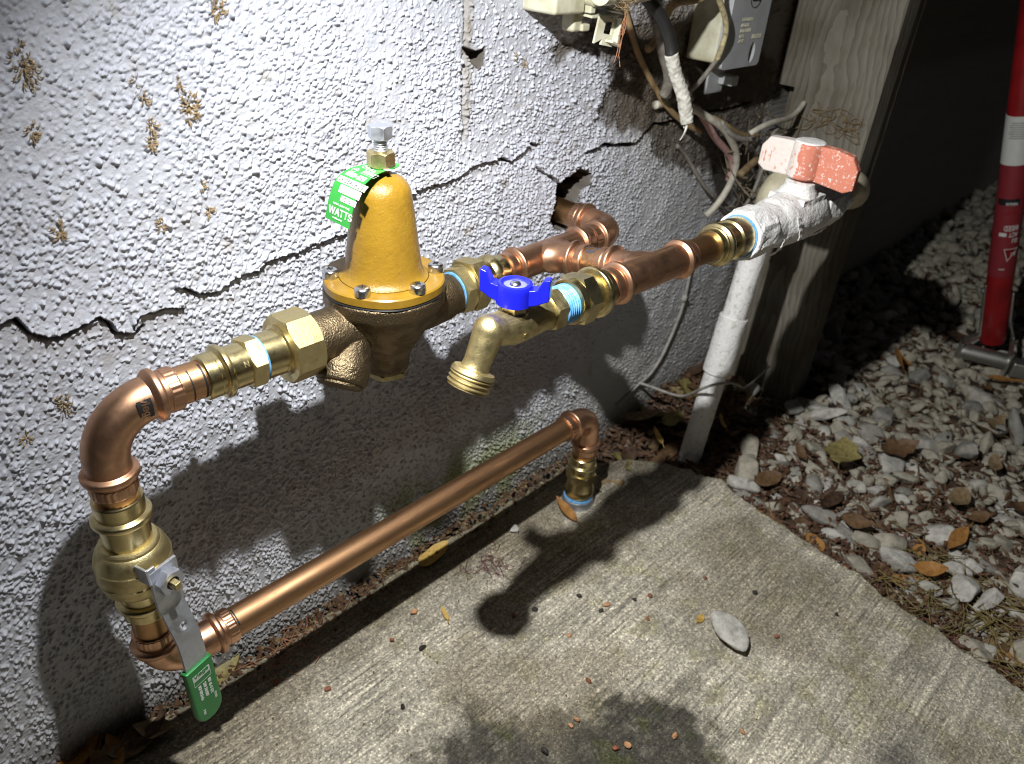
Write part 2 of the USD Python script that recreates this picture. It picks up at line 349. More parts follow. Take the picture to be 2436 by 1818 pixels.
HOLE_B = Polygon([(.613, .680), (.628, .674), (.642, .676), (.640, .662), (.633, .657), (.622, .662)])

CRACKS = [(on_wall(l), hw * .60, d) for l, hw, d in CRACKS]; HOLE = Polygon(on_wall(HOLE.exterior.coords)); HOLE_B = Polygon(on_wall(HOLE_B.exterior.coords))
xs = np.r_[-.06, -.02, np.arange(.0, .75, .00095), np.arange(.7512, 1.08, .0014), np.arange(1.082, 1.36, .003), 1.6, 2.2, 3.5, 6.0]
xs = np.r_[-6.0, -3.0, -1.2, -.6, -.3, -.15, xs]
zs = np.r_[-.35, -.15, np.arange(-.03, .752, .00100), np.arange(.76, 1.0, .02), 1.2, 1.7, 2.5]
def build_wall():
    rx, rz = np.arange(-.03, 1.42, .0010), np.arange(-.06, .78, .0010)
    H = np.zeros((len(rx), len(rz)))
    Ux, Uz = np.meshgrid(rx, rz, indexing='ij')
    N = 125000
    p = np.stack([rng.uniform(rx[0], rx[-1], N), rng.uniform(rz[0], rz[-1], N)], 1)
    dens = nz(p[:, 0], p[:, 1], 14, 3)
    keep = rng.random(N) < .30 + .75 * sstep(.36, .62, dens)
    p = p[keep]; n = len(p)
    rad = rng.uniform(.0010, .0019, n) * (.85 + .4 * rng.random(n)); h = rad * rng.uniform(.9, 2.0, n)
    big = rng.random(n) < .06; rad[big] *= 1.35; h[big] *= 1.5
    soft = sstep(.84, .95, p[:, 0]) * .35
    splat(H, rx, rz, p, rad, h * (1 - soft), np.maximum)
    n2 = 80000; p2 = np.stack([rng.uniform(rx[0], rx[-1], n2), rng.uniform(rz[0], rz[-1], n2)], 1)
    H2 = splat(np.zeros_like(H), rx, rz, p2, rng.uniform(.0010, .0019, n2), rng.uniform(.0002, .0010, n2), np.maximum)
    H = H + H2 * .8 + (rng.random(H.shape) - .5) * .00030
    return rx, rz, H
rx, rz, HB = build_wall()
U, V, F = grid(xs, zs)
from scipy.interpolate import RegularGridInterpolator
h = RegularGridInterpolator((rx, rz), HB, bounds_error=False, fill_value=.0006)(np.stack([U, V], -1))
wob = np.stack([nz(U, V, 60, 11) - .5, nz(U, V, 60, 12) - .5], -1) * .012
base = (nz(U, V, 9, 5) - .5) * .006 + (nz(U, V, 40, 6) - .5) * .0035
crackmask = np.zeros_like(U)
h = h + base + .008 * np.exp(-(((U - .79) / .10) ** 2 + ((V - .45) / .10) ** 2))
near = (U > -.2) & (U < 1.4) & (V > .35) & (V < .62)
Pn = np.stack([U[near], V[near]], -1) + wob[near] * .7
for line, hw, dep in CRACKS:
    ls = LineString(line); pts = shapely.points(Pn[:, 0], Pn[:, 1]); d = shapely.distance(pts, ls)
    wv = hw * (.35 + 1.3 * nz(U[near], V[near], 45, 21)) + (nz(U[near], V[near], 260, 22) - .5) * .0022
    m = 1 - sstep(wv * .55, wv * 1.15, d)
    zl = np.interp(Pn[:, 0], [q[0] for q in line], [q[1] for q in line])
    inside = (Pn[:, 0] > line[0][0]) & (Pn[:, 0] < line[-1][0])
    lip = np.where((Pn[:, 1] > zl) & inside, np.exp(-np.maximum(d - wv, 0) / .010), 0) * .0035
    lip -= np.where((Pn[:, 1] < zl) & inside, np.exp(-np.maximum(d - wv, 0) / .014), 0) * .0025
    h[near] += lip * (1 - m) - m * dep
    crackmask[near] = np.maximum(crackmask[near], m)
for poly, dep, w in ((HOLE, .040, .0016), (HOLE_B, .022, .0025)):
    x0, z0, x1, z1 = poly.bounds
    wn = (U > x0 - .02) & (U < x1 + .02) & (V > z0 - .02) & (V < z1 + .02)
    q = np.stack([U[wn], V[wn]], -1) + wob[wn] * .6
    pts = shapely.points(q[:, 0], q[:, 1]); sd = shapely.distance(pts, poly.exterior) * np.where(shapely.contains(poly, pts), 1, -1)
    m = sstep(-w * .3, w, sd)
    h[wn] = h[wn] * (1 - m) - m * (dep + (nz(U[wn], V[wn], 80, 31) - .5) * .02)
    crackmask[wn] = np.maximum(crackmask[wn], sstep(-.0028, -.0004, sd))
seam = np.exp(-((U - .603 - (nz(U, V, 30, 40) - .5) * .006) / .0028) ** 2) * sstep(.565, .60, V)
h -= seam * .0035
# colours: masonry paint, its dirt, algae near the ground, brown grime and painted-in shadow by the cables
paint = np.ones(U.shape + (3,)) * np.array([.525, .548, .625])
tone = .90 + .2 * nz(U, V, 7, 50)
paint *= tone[..., None]
def blend(mask, col):
    global paint
    paint = paint * (1 - mask[..., None]) + np.array(col) * mask[..., None]
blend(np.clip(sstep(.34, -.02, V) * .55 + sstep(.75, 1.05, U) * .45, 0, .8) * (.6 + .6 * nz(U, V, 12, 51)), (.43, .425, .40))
blend(sstep(.60, .85, nz(U, V, 55, 52)) * .55, (.30, .26, .20))
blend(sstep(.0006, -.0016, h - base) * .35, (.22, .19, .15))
blend(np.clip(sstep(.19, .08, V) * sstep(.40, .55, U) * sstep(.85, .70, U) * sstep(.40, .6, nz(U, V, 28, 53)), 0, 1) * .75, (.20, .23, .05))
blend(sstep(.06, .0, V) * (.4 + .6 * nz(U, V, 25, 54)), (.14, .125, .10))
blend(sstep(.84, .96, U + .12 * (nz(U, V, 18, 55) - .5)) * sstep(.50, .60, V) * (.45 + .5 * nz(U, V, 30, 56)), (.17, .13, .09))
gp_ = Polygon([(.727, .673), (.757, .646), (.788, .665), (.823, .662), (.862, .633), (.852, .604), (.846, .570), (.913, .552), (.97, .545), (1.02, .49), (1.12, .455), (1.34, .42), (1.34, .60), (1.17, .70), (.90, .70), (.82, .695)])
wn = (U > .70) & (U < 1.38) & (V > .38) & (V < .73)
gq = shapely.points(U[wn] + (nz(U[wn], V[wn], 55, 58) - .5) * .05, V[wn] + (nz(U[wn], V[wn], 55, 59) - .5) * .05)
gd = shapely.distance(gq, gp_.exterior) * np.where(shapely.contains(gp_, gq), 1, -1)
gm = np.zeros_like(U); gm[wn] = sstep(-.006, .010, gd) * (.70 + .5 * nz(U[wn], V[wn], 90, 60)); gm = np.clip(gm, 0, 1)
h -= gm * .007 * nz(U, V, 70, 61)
blend(gm * .90, (.085, .068, .048))  # cable box shadow painted into the colour, mixed with webs and broken stucco
blend(np.clip(np.exp(-((U - .607) / .006) ** 2) * sstep(.56, .62, V) * (.3 + .8 * nz(U, V, 60, 57)), 0, .85), (.24, .21, .17))
blend(np.clip(crackmask * 1.1, 0, 1) * .92, (.085, .072, .055))
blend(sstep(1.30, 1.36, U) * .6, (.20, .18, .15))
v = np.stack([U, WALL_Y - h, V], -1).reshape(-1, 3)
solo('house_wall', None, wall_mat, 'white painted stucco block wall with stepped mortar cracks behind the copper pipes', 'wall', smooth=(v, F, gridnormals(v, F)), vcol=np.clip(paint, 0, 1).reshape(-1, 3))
del U, V, h, v, F, paint, HB

# ---------------------------------------------------------------- concrete slab
def build_slab():
    sx = np.r_[-4, -2, -1, -.5, -.2, np.arange(-.05, 1.06, .0023)]
    sy = np.r_[-4, -2.5, -1.4, -1.0, np.arange(-.78, .101, .0023)]
    X, Y, F = grid(sx, sy)
    xe = np.interp(Y, [-4, -.62, -.515, -.436, -.319, -.241, -.178, -.129, -.079, -.043, .013, .05, .1], [.94, .953, .968, .981, .999, 1.006, 1.018, 1.028, 1.016, .995, .952, .90, .84]) + (nz(X * 0, Y, 30, 60) - .5) * .016 + (nz(X * 0, Y, 300, 62) - .5) * .007 + (nz(X * 0, Y, 120, 61) - .5) * .008
    ye = .084 + (nz(X, X * 0, 14, 62) - .5) * .022 + (nz(X, X * 0, 70, 63) - .5) * .010
    t = (X + 4) / 5.03
    broom = np.zeros_like(X)
    yw = Y + (nz(X, Y, 3, 64) - .5) * .02
    broom += (nz(X * .02, yw, 260, 65, 2) - .5) * .0016 + (nz(X * .05, yw, 90, 66, 2) - .5) * .0014
    Z = broom * (.55 + .9 * sstep(.35, .65, nz(X, Y, 6, 67))) + (nz(X, Y, 250, 68, 2) - .5) * .0011 + (nz(X, Y, 8, 69) - .5) * .004
    edge = np.minimum(xe - X, ye - Y)
    chips = (nz(X, Y, 60, 70) - .5) * .012
    drop = sstep(.010, -.004, edge + chips * .6)
    Z = Z - drop * .06
    c = np.ones(X.shape + (3,)) * np.array([.42, .392, .335])
    c *= (.82 + .36 * nz(X, Y, 5, 71))[..., None]
    st = (nz(X * .03, yw, 200, 72, 2)); c *= (.52 + .96 * st)[..., None]
    def bl(m, col):
        nonlocal c; c = c * (1 - m[..., None]) + np.array(col) * m[..., None]
    bl(sstep(.52, .75, nz(X, Y, 22, 73)) * .45, (.17, .155, .125))
    bl(sstep(.55, .72, nz(X, Y, 40, 74)) * sstep(-.02, .06, X - .35) * .35, (.26, .245, .11))
    # damp dark moss patch at the front and its smaller neighbours
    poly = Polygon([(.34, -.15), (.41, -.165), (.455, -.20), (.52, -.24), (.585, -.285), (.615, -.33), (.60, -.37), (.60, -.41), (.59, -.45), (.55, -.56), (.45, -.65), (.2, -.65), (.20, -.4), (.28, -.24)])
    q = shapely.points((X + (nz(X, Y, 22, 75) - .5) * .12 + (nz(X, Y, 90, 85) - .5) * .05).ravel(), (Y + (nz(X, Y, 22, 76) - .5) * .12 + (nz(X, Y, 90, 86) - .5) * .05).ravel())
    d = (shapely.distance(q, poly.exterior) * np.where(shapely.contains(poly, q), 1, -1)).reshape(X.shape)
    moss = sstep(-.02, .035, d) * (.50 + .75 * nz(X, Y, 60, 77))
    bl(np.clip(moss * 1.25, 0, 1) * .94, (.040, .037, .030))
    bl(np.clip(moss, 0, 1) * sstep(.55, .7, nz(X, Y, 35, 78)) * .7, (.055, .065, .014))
    bl(np.exp(-(((X - .72) / .05) ** 2 + ((Y + .545) / .03) ** 2)) * .9, (.09, .088, .08))
    bl(np.exp(-(((X - .515) / .03) ** 2 + ((Y + .055) / .022) ** 2)) * .5, (.15, .145, .135))
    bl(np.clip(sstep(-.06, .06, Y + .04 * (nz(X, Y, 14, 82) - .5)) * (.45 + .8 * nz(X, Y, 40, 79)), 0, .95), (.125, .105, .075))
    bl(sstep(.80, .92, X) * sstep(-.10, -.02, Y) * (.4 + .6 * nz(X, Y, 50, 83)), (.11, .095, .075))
    bl(sstep(.46, .64, nz(X, Y, 9, 84)) * .55, (.20, .172, .125))
    bl(sstep(.03, -.0, edge) * (.2 + .6 * nz(X, Y, 50, 80)), (.24, .235, .16))
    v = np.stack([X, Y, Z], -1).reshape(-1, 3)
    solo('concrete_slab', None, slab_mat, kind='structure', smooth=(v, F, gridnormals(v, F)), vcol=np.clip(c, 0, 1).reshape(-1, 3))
build_slab()

# ---------------------------------------------------------------- soil
def ground_z(x, y):
    x = np.asarray(x, float); y = np.asarray(y, float)
    z = -.036 + .030 * sstep(1.0, 1.25, x) + .03 * sstep(1.4, 2.6, x) + .016 * sstep(-.05, .07, y) * sstep(.8, .95, x) * sstep(1.35, 1.15, x)
    z = z - .05 * sstep(.95, .85, x)
    return z + (nz(x, y, 9, 90) - .5) * .02
gx = np.r_[-30, -8, -2, -.3, np.arange(.0, 2.4, .010), np.arange(2.45, 4.2, .06), 5, 8, 15, 30, 60]
gy = np.r_[-30, -12, -4, -2, np.arange(-1.2, .16, .010), .3, .6]
X, Y, F = grid(gx, gy)
Z = np.where((X > -.5) & (X < 6) & (Y > -3), ground_z(X, Y), -.04)
Z = Z + (nz(X, Y, 60, 91) - .5) * .012
v = np.stack([X, Y, Z], -1).reshape(-1, 3)
solo('ground', None, soil, kind='structure', smooth=(v, F, gridnormals(v, F)))

# ---------------------------------------------------------------- press fittings
R0 = .0163
RC, RB, RF = R0 + .0024, R0 + .0062, R0 + .0018
def flutes(amp=.012, n=26):
    return lambda a, t: 1 + amp * np.sign(np.cos(n * a))[None, :] * np.ones((t if np.isscalar(t) else len(t), 1))
def bump_r(s, c, w, lo, hi): return lo + (hi - lo) * np.exp(-((s - c) / w) ** 4)

def press_end_radius(s, lip=.0105, rf=RF, rb=RB, rc=RC):
    """radius along a press socket from its mouth: crimped lip, bead that holds the seal, body"""
    r = np.where(s < lip, rc, rf)
    r = np.maximum(r, bump_r(s, lip + .0075, .0062, 0, rb))
    r = np.where(s < .0012, rc - .0012 + s, r)
    return r

def press_elbow(corner, da, db, la, lb, rb, n=120):
    corner, da, db = np.asarray(corner, float), unit(da), unit(db)
    A, B = corner + da * la, corner + db * lb
    c0, c1 = corner + da * rb, corner + db * rb; ctr = corner + (da + db) * rb
    th = np.linspace(0, np.pi / 2, 26)
    arc = ctr - db * rb * np.cos(th)[:, None] - da * rb * np.sin(th)[:, None]
    sa, sb = np.linspace(0, la - rb, n // 2)[:, None], np.linspace(0, lb - rb, n // 2)[:, None]
    P = np.vstack([A - da * sa, arc[1:-1], c1 + db * sb])
    s = np.r_[0, np.cumsum(np.linalg.norm(np.diff(P, axis=0), axis=1))]
    r = np.maximum(press_end_radius(s), press_end_radius(s[-1] - s))
    lip = np.minimum(s, s[-1] - s) < .0095
    mod = lambda a, m: 1 + .012 * np.where(lip, 1, 0)[:, None] * np.sign(np.cos(26 * a))[None]
    return sweep(P, r, 96, True, mod)

def press_tee(c, d, half, db, lb):
    c, d, db = np.asarray(c, float), unit(d), unit(db)
    s = np.linspace(0, 2 * half, 150); r = np.maximum(press_end_radius(s), press_end_radius(2 * half - s))
    run = lathe(c - d * half, d, list(zip(s, r)), 72)
    s = np.linspace(0, lb, 80); r = press_end_radius(lb - s)
    a0 = np.array([0, 0, 1.0]) if abs(db[2]) < .9 else np.array([0, 1.0, 0]); U0 = unit(a0 - db * (a0 @ db)); V0_ = np.cross(db, U0); ph = math.atan2(d @ V0_, d @ U0)
    k = .50 * np.clip((.036 - s) / .018, 0, 1) ** 2      # the drawn branch flares into the run along its length
    br = lathe(c, db, list(zip(s, r)), 72, lambda an, t_: 1 + k[:, None] * np.cos(an - ph)[None] ** 2)
    return cat(run, br)

def press_brass(o, d, hexat, hexlen, end, af, rneck=.0196, rbead=.0238, lip=.011):
    """brass press adapter: mouth at o, hexagon, then a plain shoulder to end (distances along d)"""
    s = np.linspace(0, hexat + .001, 90)
    r = press_end_radius(s, lip, rneck, rbead, rneck + .0003)
    sock = lathe(o, d, list(zip(s, r)) , 72)
    hx = nut(np.asarray(o) + unit(d) * hexat, d, af, hexlen, 6, .26, .0014)
    sh = lathe(np.asarray(o) + unit(d) * (hexat + hexlen - .001), d, [(0, rneck - .0006), (end - hexat - hexlen, rneck - .0006)], 48)
    return sock, hx, sh

def thread(o, d, r, length, pitch=.0024, depth=.0011, seg=48):
    n = int(length / pitch * 8); t = np.linspace(0, length, n + 1)
    return lathe(o, d, [(a, r - depth * (.5 + .5 * math.cos(2 * math.pi * a / pitch))) for a in t], seg)

EX, EY, EZ = np.eye(3)
Z1, Z0, XA, XB = .4632, .1720, .1380, .7905       # heights of the two runs, x of the two risers

# ---------------------------------------------------------------- upper left copper elbow
t = Thing('copper_elbow', 'large copper press elbow curving down from the regulator to the lever ball valve', 'pipe elbow', (XA, 0, .40))
p_el = t.part('elbow', press_elbow((XA, 0, Z1), EX, -EZ, .0640, .0725, .043), copper, 40)
t.part('tube', lathe((XA + .045, 0, Z1), EX, [(0, R0), (.058, R0)], 48), copper_tube)
t.part('tube', lathe((XA, 0, Z1 - .045), -EZ, [(0, R0), (.048, R0)], 48), copper_tube)
# black printed patch on the elbow, and the marker line on the tube
def patch_on_tube(o, d, r, t0, t1, a0, a1, up=EZ, k=14):
    d = unit(d); U = unit(up - d * (up @ d)); V = np.cross(d, U); a = np.radians(np.linspace(a0, a1, k)); s = np.linspace(t0, t1, 4)
    v = (np.asarray(o) + s[:, None, None] * d + r * (np.cos(a)[:, None] * U + np.sin(a)[:, None] * V)[None]).reshape(-1, 3)
    i, j = np.meshgrid(np.arange(3), np.arange(k - 1), indexing='ij'); b = i * k + j
    q = np.stack([b, b + 1, b + k + 1, b + k], -1).reshape(-1, 4); f = np.vstack([q[:, [0, 1, 2]], q[:, [0, 2, 3]]])
    return trimesh.Trimesh(v, f, process=False)
def wrap_text(s, h, o, d, r, a_mid, up=EZ, along=True, flip=False, width=None, depth=.0003):
    """lettering wrapped on a tube of radius r about the axis o, d; read along the axis (along) or round it"""
    m = meshkit.text_mesh(s, h, depth, True); m.apply_translation(-(m.bounds[0] + m.bounds[1]) / 2 * [1, 1, 0])
    if width: m.apply_scale([width / m.extents[0], 1, 1])
    m = m.subdivide_to_size(max(.0015, h * .4), max_iter=12)
    v = m.vertices.copy(); x, y = (v[:, 0], v[:, 1]) if not flip else (-v[:, 0], -v[:, 1])
    d = unit(d); U = unit(up - d * (up @ d)); V = np.cross(d, U)
    (ax, arc) = (x, y) if along else (y, -x)
    a = math.radians(a_mid) - arc / r
    m.vertices = np.asarray(o) + ax[:, None] * d + (r + v[:, 2])[:, None] * (np.cos(a)[:, None] * U + np.sin(a)[:, None] * V)
    return trimesh.Trimesh(m.vertices, m.faces, process=False)
lab = t.part('printed_patch', patch_on_tube((XA, 0, Z1), EX, RF + .0004, .026, .0375, 60, 112), ink, True)
t.part('lettering', wrap_text('viega', .0058, (XA + .0315, 0, Z1), EX, RF + .0005, 86, along=False), copper, False, under=lab)
t.part('marker_line', patch_on_tube((XA, 0, Z1), EX, R0 + .0003, .0715, .0727, 20, 125), ink, True)
t.part('marker_line', patch_on_tube((XA, 0, Z1), EX, R0 + .0003, .0822, .0840, 10, 140), ink, True)

# ---------------------------------------------------------------- brass adapter into the union
t = Thing('brass_adapter', 'brass press adapter with blue sealant ring between large elbow and octagonal union nut', 'pipe fitting', (.223, 0, Z1))
sock, hx, shd = press_brass((.223, 0, Z1), EX, .0385, .0135, .054, .0415)
t.part('socket', sock, brass, 40); t.part('hex_collar', hx, brass_satin, 20)
t.part('sealant_ring', lathe((.2745, 0, Z1), EX, [(0, .0192), (.0004, .0202), (.002, .0206), (.0032, .0202), (.0036, .0190)], 48), tape_blue)
t.part('lettering', wrap_text('N', .005, (.2565, 0, Z1), EX, .0201, 62, along=True), brass_satin, False)

# ---------------------------------------------------------------- pressure regulator
PX, PY = .4155, 0.0
t = Thing('pressure_regulator', 'water pressure regulator with mustard yellow bell bonnet on a cast bronze body', 'pressure regulator', (PX, PY, .40))
FZ = .5050   # top of the flange
bell = [(0, .0440), (.0015, .0412), (.004, .0388), (.008, .0371), (.014, .0358), (.030, .0338), (.050, .0314), (.066, .0294), (.078, .0277), (.084, .0265), (.0885, .0246), (.0925, .0214), (.0958, .0170), (.0980, .0118), (.0990, .0070)]
tt = np.linspace(0, .0990, 90); bp = np.interp(tt, [b[0] for b in bell], [b[1] for b in bell])
from scipy.ndimage import gaussian_filter1d
bp[2:] = gaussian_filter1d(bp, 1.2, mode='nearest')[2:]
bon = rough(lathe((PX, PY, FZ - .0003), EZ, list(zip(tt, bp)), 110), .0002, 330, 3)
p_bon = t.part('bonnet', bon, mustard, True)
RFL = .0585
def scallop(a, tt_): return 1 + .012 * np.cos(6 * (a - math.radians(30)))[None, :] * np.ones((len(tt_), 1))
fl = lathe((PX, PY, FZ - .0095), EZ, [(0, .040), (0, RFL - .001), (.001, RFL), (.0082, RFL), (.0095, RFL - .0014), (.0096, .030)], 96, scallop)
t.part('flange', fl, mustard_smooth, 30)
t.part('gasket', lathe((PX, PY, FZ - .0116), EZ, [(0, .03), (0, RFL - .0006), (.0008, RFL + .0004), (.0020, RFL - .0004), (.0021, .03)], 96, scallop), rubber_black, 30)
# cast body: bowl, inlet, outlet, strainer branch
bowl = [(0, .018), (.0, .0215), (.003, .0232), (.012, .0237), (.018, .0245), (.028, .0290), (.040, .0360), (.052, .0430), (.066, .0500), (.074, .0545), (.078, .0580), (.080, .0588), (.0925, .0588), (.0925, .02)]
bz = FZ - .0116 - .0925
def mani_of(m): return m3.Manifold(m3.Mesh(np.asarray(m.vertices, np.float32), np.asarray(m.faces, np.uint32)))
body = mani_of(lathe((PX, PY, bz), EZ, bowl, 72))
body += mani_of(lathe((.327, PY, Z1 - .002), EX, [(0, .0225), (.002, .0250), (.030, .0252), (.06, .027), (.085, .024)], 56))
body += mani_of(lathe((PX, PY, Z1 - .006), EX, [(0, .024), (.05, .0262), (.078, .0245), (.0815, .0225), (.089, .0222)], 56))
ldir = unit([-.034, -.020, -.046]); LO = np.array([.376, -.003, .462])
body += mani_of(lathe(LO, ldir, [(0, .018), (.02, .0215), (.036, .0232), (.0385, .0252), (.0525, .0250), (.0555, .0235), (.0570, .018)], 56))
bm = mani(body.refine_to_length(.0028))
bm.merge_vertices(); trimesh.smoothing.filter_taubin(bm, iterations=6); rough(bm, .00045, 300, 9)
t.part('body', bm, bronze, True)
t.part('strainer_cap', lathe(LO + ldir * .0562, ldir, [(0, .0222), (.0022, .0222), (.0036, .0205), (.0040, .010), (.0041, .001)], 48), bronze, 30)
t.part('bottom_plug', nut((PX, PY, bz - .0058), EZ, .0395, .006, 6, .2, .001), brass_satin, 20)
for a in (150, 210, 270, 330, 30, 90):
    c = np.array([PX + .0505 * math.cos(math.radians(a)), PY + .0505 * math.sin(math.radians(a)), FZ])
    s = t.part('screw', lathe(c, EZ, [(0, .0072), (.0002, .0078), (.0056, .0078), (.0074, .0070), (.0084, .0052), (.0086, .003), (.0087, .0001)], 32), steel_bright, 40)
    w = [box(c + [0, 0, .0088], (.0062, .0012, .0009), .0002, rotz(math.radians(a + q))) for q in (20, 110)]
    t.part('recess', cat(*w), ink, 20, under=s)
    lug = lathe(c - [0, 0, .0225], EZ, [(0, .0035), (.0, .0052), (.003, .0058), (.012, .0062)], 20)
    t.part('screw_boss', lug, bronze, 40)
# adjusting screw, lock nut
t.part('lock_nut', nut((PX, PY, FZ + .1050), EZ, .0222, .0128, 6, math.radians(42), .0018), brass_satin, 15)
bolt = t.part('adjusting_bolt', nut((PX, PY, FZ + .1292), EZ, .0190, .0112, 6, math.radians(40), .0014), steel, 15)
t.part('bolt_thread', thread((PX, PY, FZ + .116), EZ, .0063, .0135, .0021, .0012, 32), steel, 40, under=bolt)
t.part('neck', lathe((PX, PY, FZ + .098), EZ, [(0, .0080), (.008, .0080)], 24), mustard_smooth)
# hanging tag
TP = spline([(.434, .6090), (.430, .6093), (.420, .6095), (.402, .6090), (.389, .6065), (.3795, .6010), (.3735, .5920), (.3695, .583), (.3665, .5735), (.3650, .5680)], 60)
TP[:, 1] -= .0002
def tag_width(s):  # near the nut the tag is an eyelet, then a rectangle; returns the two y edges
    far = np.interp(s, [0, .006, .014, .03, .048, .06, .13], [-.002, .008, .011, .012, .0150, .0155, .0155]); nearv = np.interp(s, [0, .006, .014, .03, .048, .06, .13], [-.004, -.010, -.012, -.015, -.0195, -.0200, -.0200])
    return far, nearv
TS = np.r_[0, np.cumsum(np.linalg.norm(np.diff(TP, axis=0), axis=1))]
def tag_point(s, w, off=0.0):
    """s along the tag, w from 0 (far edge) to 1 (near edge)"""
    fa, ne = tag_width(s); x = np.interp(s, TS, TP[:, 0]); z = np.interp(s, TS, TP[:, 1])
    tx, tz = np.interp(s + .001, TS, TP[:, 0]) - np.interp(s - .001, TS, TP[:, 0]), np.interp(s + .001, TS, TP[:, 1]) - np.interp(s - .001, TS, TP[:, 1])
    n = np.hypot(tx, tz); nx, nzv = tz / n, -tx / n
    sg = np.sign(nzv); sg = np.where(sg == 0, 1, sg)
    nx, nzv = nx * sg, nzv * sg
    y = fa + (ne - fa) * w + .0008
    sag = -.0025 * np.clip(s - .02, 0, 1) / .09 * 0
    return np.stack([x + nx * off, y, z + nzv * off + sag], -1)
S_, W_ = np.meshgrid(np.linspace(0, TS[-1], 70), np.linspace(0, 1, 9), indexing='ij')
def sheet(fn, S_, W_, th):
    a, b = fn(S_, W_, th / 2), fn(S_, W_, -th / 2); n, m = S_.shape
    i, j = np.meshgrid(np.arange(n - 1), np.arange(m - 1), indexing='ij'); k = (i * m + j).ravel()
    q = np.stack([k, k + 1, k + m + 1, k + m], 1); N = n * m
    rim = np.r_[np.arange(m), np.arange(m, n * m, m) + m - 1, np.arange(n * m - 2, (n - 1) * m - 1, -1), np.arange((n - 2) * m, 0, -m)]
    rn = np.roll(rim, -1); rq = np.stack([rim, rim + N, rn + N, rn], 1)
    Q = np.vstack([q, q[:, ::-1] + N, rq])
    return trimesh.Trimesh(np.vstack([a.reshape(-1, 3), b.reshape(-1, 3)]), np.vstack([Q[:, [0, 1, 2]], Q[:, [0, 2, 3]]]), process=False)
pt = t.part('tag', sheet(tag_point, S_, W_, .0007), tag_green, 50)
def on_tag(m, s0, w0):
    """flat print (x across the tag from far to near, y up towards the nut) laid on the tag at s0, w0"""
    m = m.subdivide_to_size(.002, max_iter=10); v = m.vertices
    s = s0 - v[:, 1]; fa, ne = tag_width(s); w = w0 + v[:, 0] / (fa - ne)
    return trimesh.Trimesh(tag_point(s, w, .0006 + v[:, 2]), m.faces, process=False)
def tagtext(s, hgt, s0, w0, width=None, bold=True, mat=None, name='lettering'):
    m = meshkit.text_mesh(s, hgt, .0002, bold); m.apply_translation(-m.bounds[0] * [1, 1, 0])
    if width: m.apply_scale([width / m.extents[0], 1, 1])
    t.part(name, on_tag(m, s0, w0), mat or tag_white, False, under=pt)
def tagbox(x0, x1, y0, y1, s0, w0, mat=None, name='print_panel', hole=None):
    p = Polygon([(x0, y0), (x1, y0), (x1, y1), (x0, y1)])
    if hole: p = p.difference(p.buffer(-hole))
    t.part(name, on_tag(trimesh.creation.extrude_polygon(p, .00012, engine='earcut'), s0, w0), mat or tag_white, False, under=pt)
TL = TS[-1]
tagtext('WATTS', .0062, TL - .0062, .10, .034); tagtext('watts.com', .0016, TL - .0030, .30, .014)
tagbox(0, .022, 0, .0050, TL - .0195, .45); tagtext('25-75', .0030, TL - .0204, .55, .011, mat=ink)
tagtext('MAX 300 PSI', .0016, TL - .0150, .22, .024)
tagbox(0, .030, 0, .0070, TL - .0262, .28); tagtext('LF 25AUB Z3', .0036, TL - .0352, .12, .034, mat=ink)
tagbox(0, .040, 0, .0060, TL - .0342, .06)
tagbox(0, .012, 0, .0052, TL - .0425, .14); tagtext('SET', .0024, TL - .0434, .46, .006); tagbox(0, .010, 0, .0054, TL - .0425, .62); tagtext('50', .0034, TL - .0434, .66, .007, mat=ink)
tagbox(0, .019, 0, .0060, TL - .0505, .52, hole=.0003); tagtext('CERTIFIED TO', .0012, TL - .0540, .56, .015); tagtext('NSF/ANSI 61', .0012, TL - .0520, .56, .015)
for k, (s0, w0) in enumerate(((TL - .0520, .22), (TL - .0620, .28), (TL - .0610, .50), (TL - .0590, .74))):
    ring = shapely.geometry.Point(0, 0).buffer(.0034, 10).difference(shapely.geometry.Point(0, 0).buffer(.0029, 10)) if k != 2 else Polygon([(-.003, .003), (.003, .003), (.003, -.001), (0, -.004), (-.003, -.001)]).difference(Polygon([(-.003, .003), (.003, .003), (.003, -.001), (0, -.004), (-.003, -.001)]).buffer(-.0005))
    t.part('approval_mark', on_tag(trimesh.creation.extrude_polygon(ring, .00012, engine='earcut'), s0, w0), tag_white, False, under=pt)
    tagtext(('UPC', 'CSA', 'IAPMO', 'NSF')[k], .0013, s0 + .0006, w0 - .045, .0042)
tagbox(0, .0175, 0, .0052, TL - .0690, .42)

# union nut and tail
nutm = nut((.2985, 0, Z1), EX, .0610, .0285, 8, math.radians(20), .0022)
t.part('union_nut', nutm, brass_satin, 15)
t.part('union_tail', lathe((.2765, 0, Z1), EX, [(0, .0150), (.0006, .0206), (.0195, .0212), (.0205, .0238), (.0235, .0238)], 56), brass, 30)
# outlet side: sealant, two hexagons and collars
t.part('outlet_sealant', lathe((.5035, 0, Z1 - .004), EX, [(.0012, .0195), (.0016, .0216), (.0028, .0218), (.0032, .020)], 48), tape_blue)
t.part('outlet_hexagon', nut((.5068, 0, Z1 - .004), EX, .0475, .0125, 6, .15, .0016), brass_satin, 18)
t.part('outlet_collar', lathe((.5192, 0, Z1 - .003), EX, [(0, .0245), (.001, .0255), (.003, .0255), (.004, .0242)], 56), brass)
t.part('outlet_hexagon', nut((.5230, 0, Z1 - .002), EX, .0525, .0185, 6, .35, .0018), brass_satin, 18)

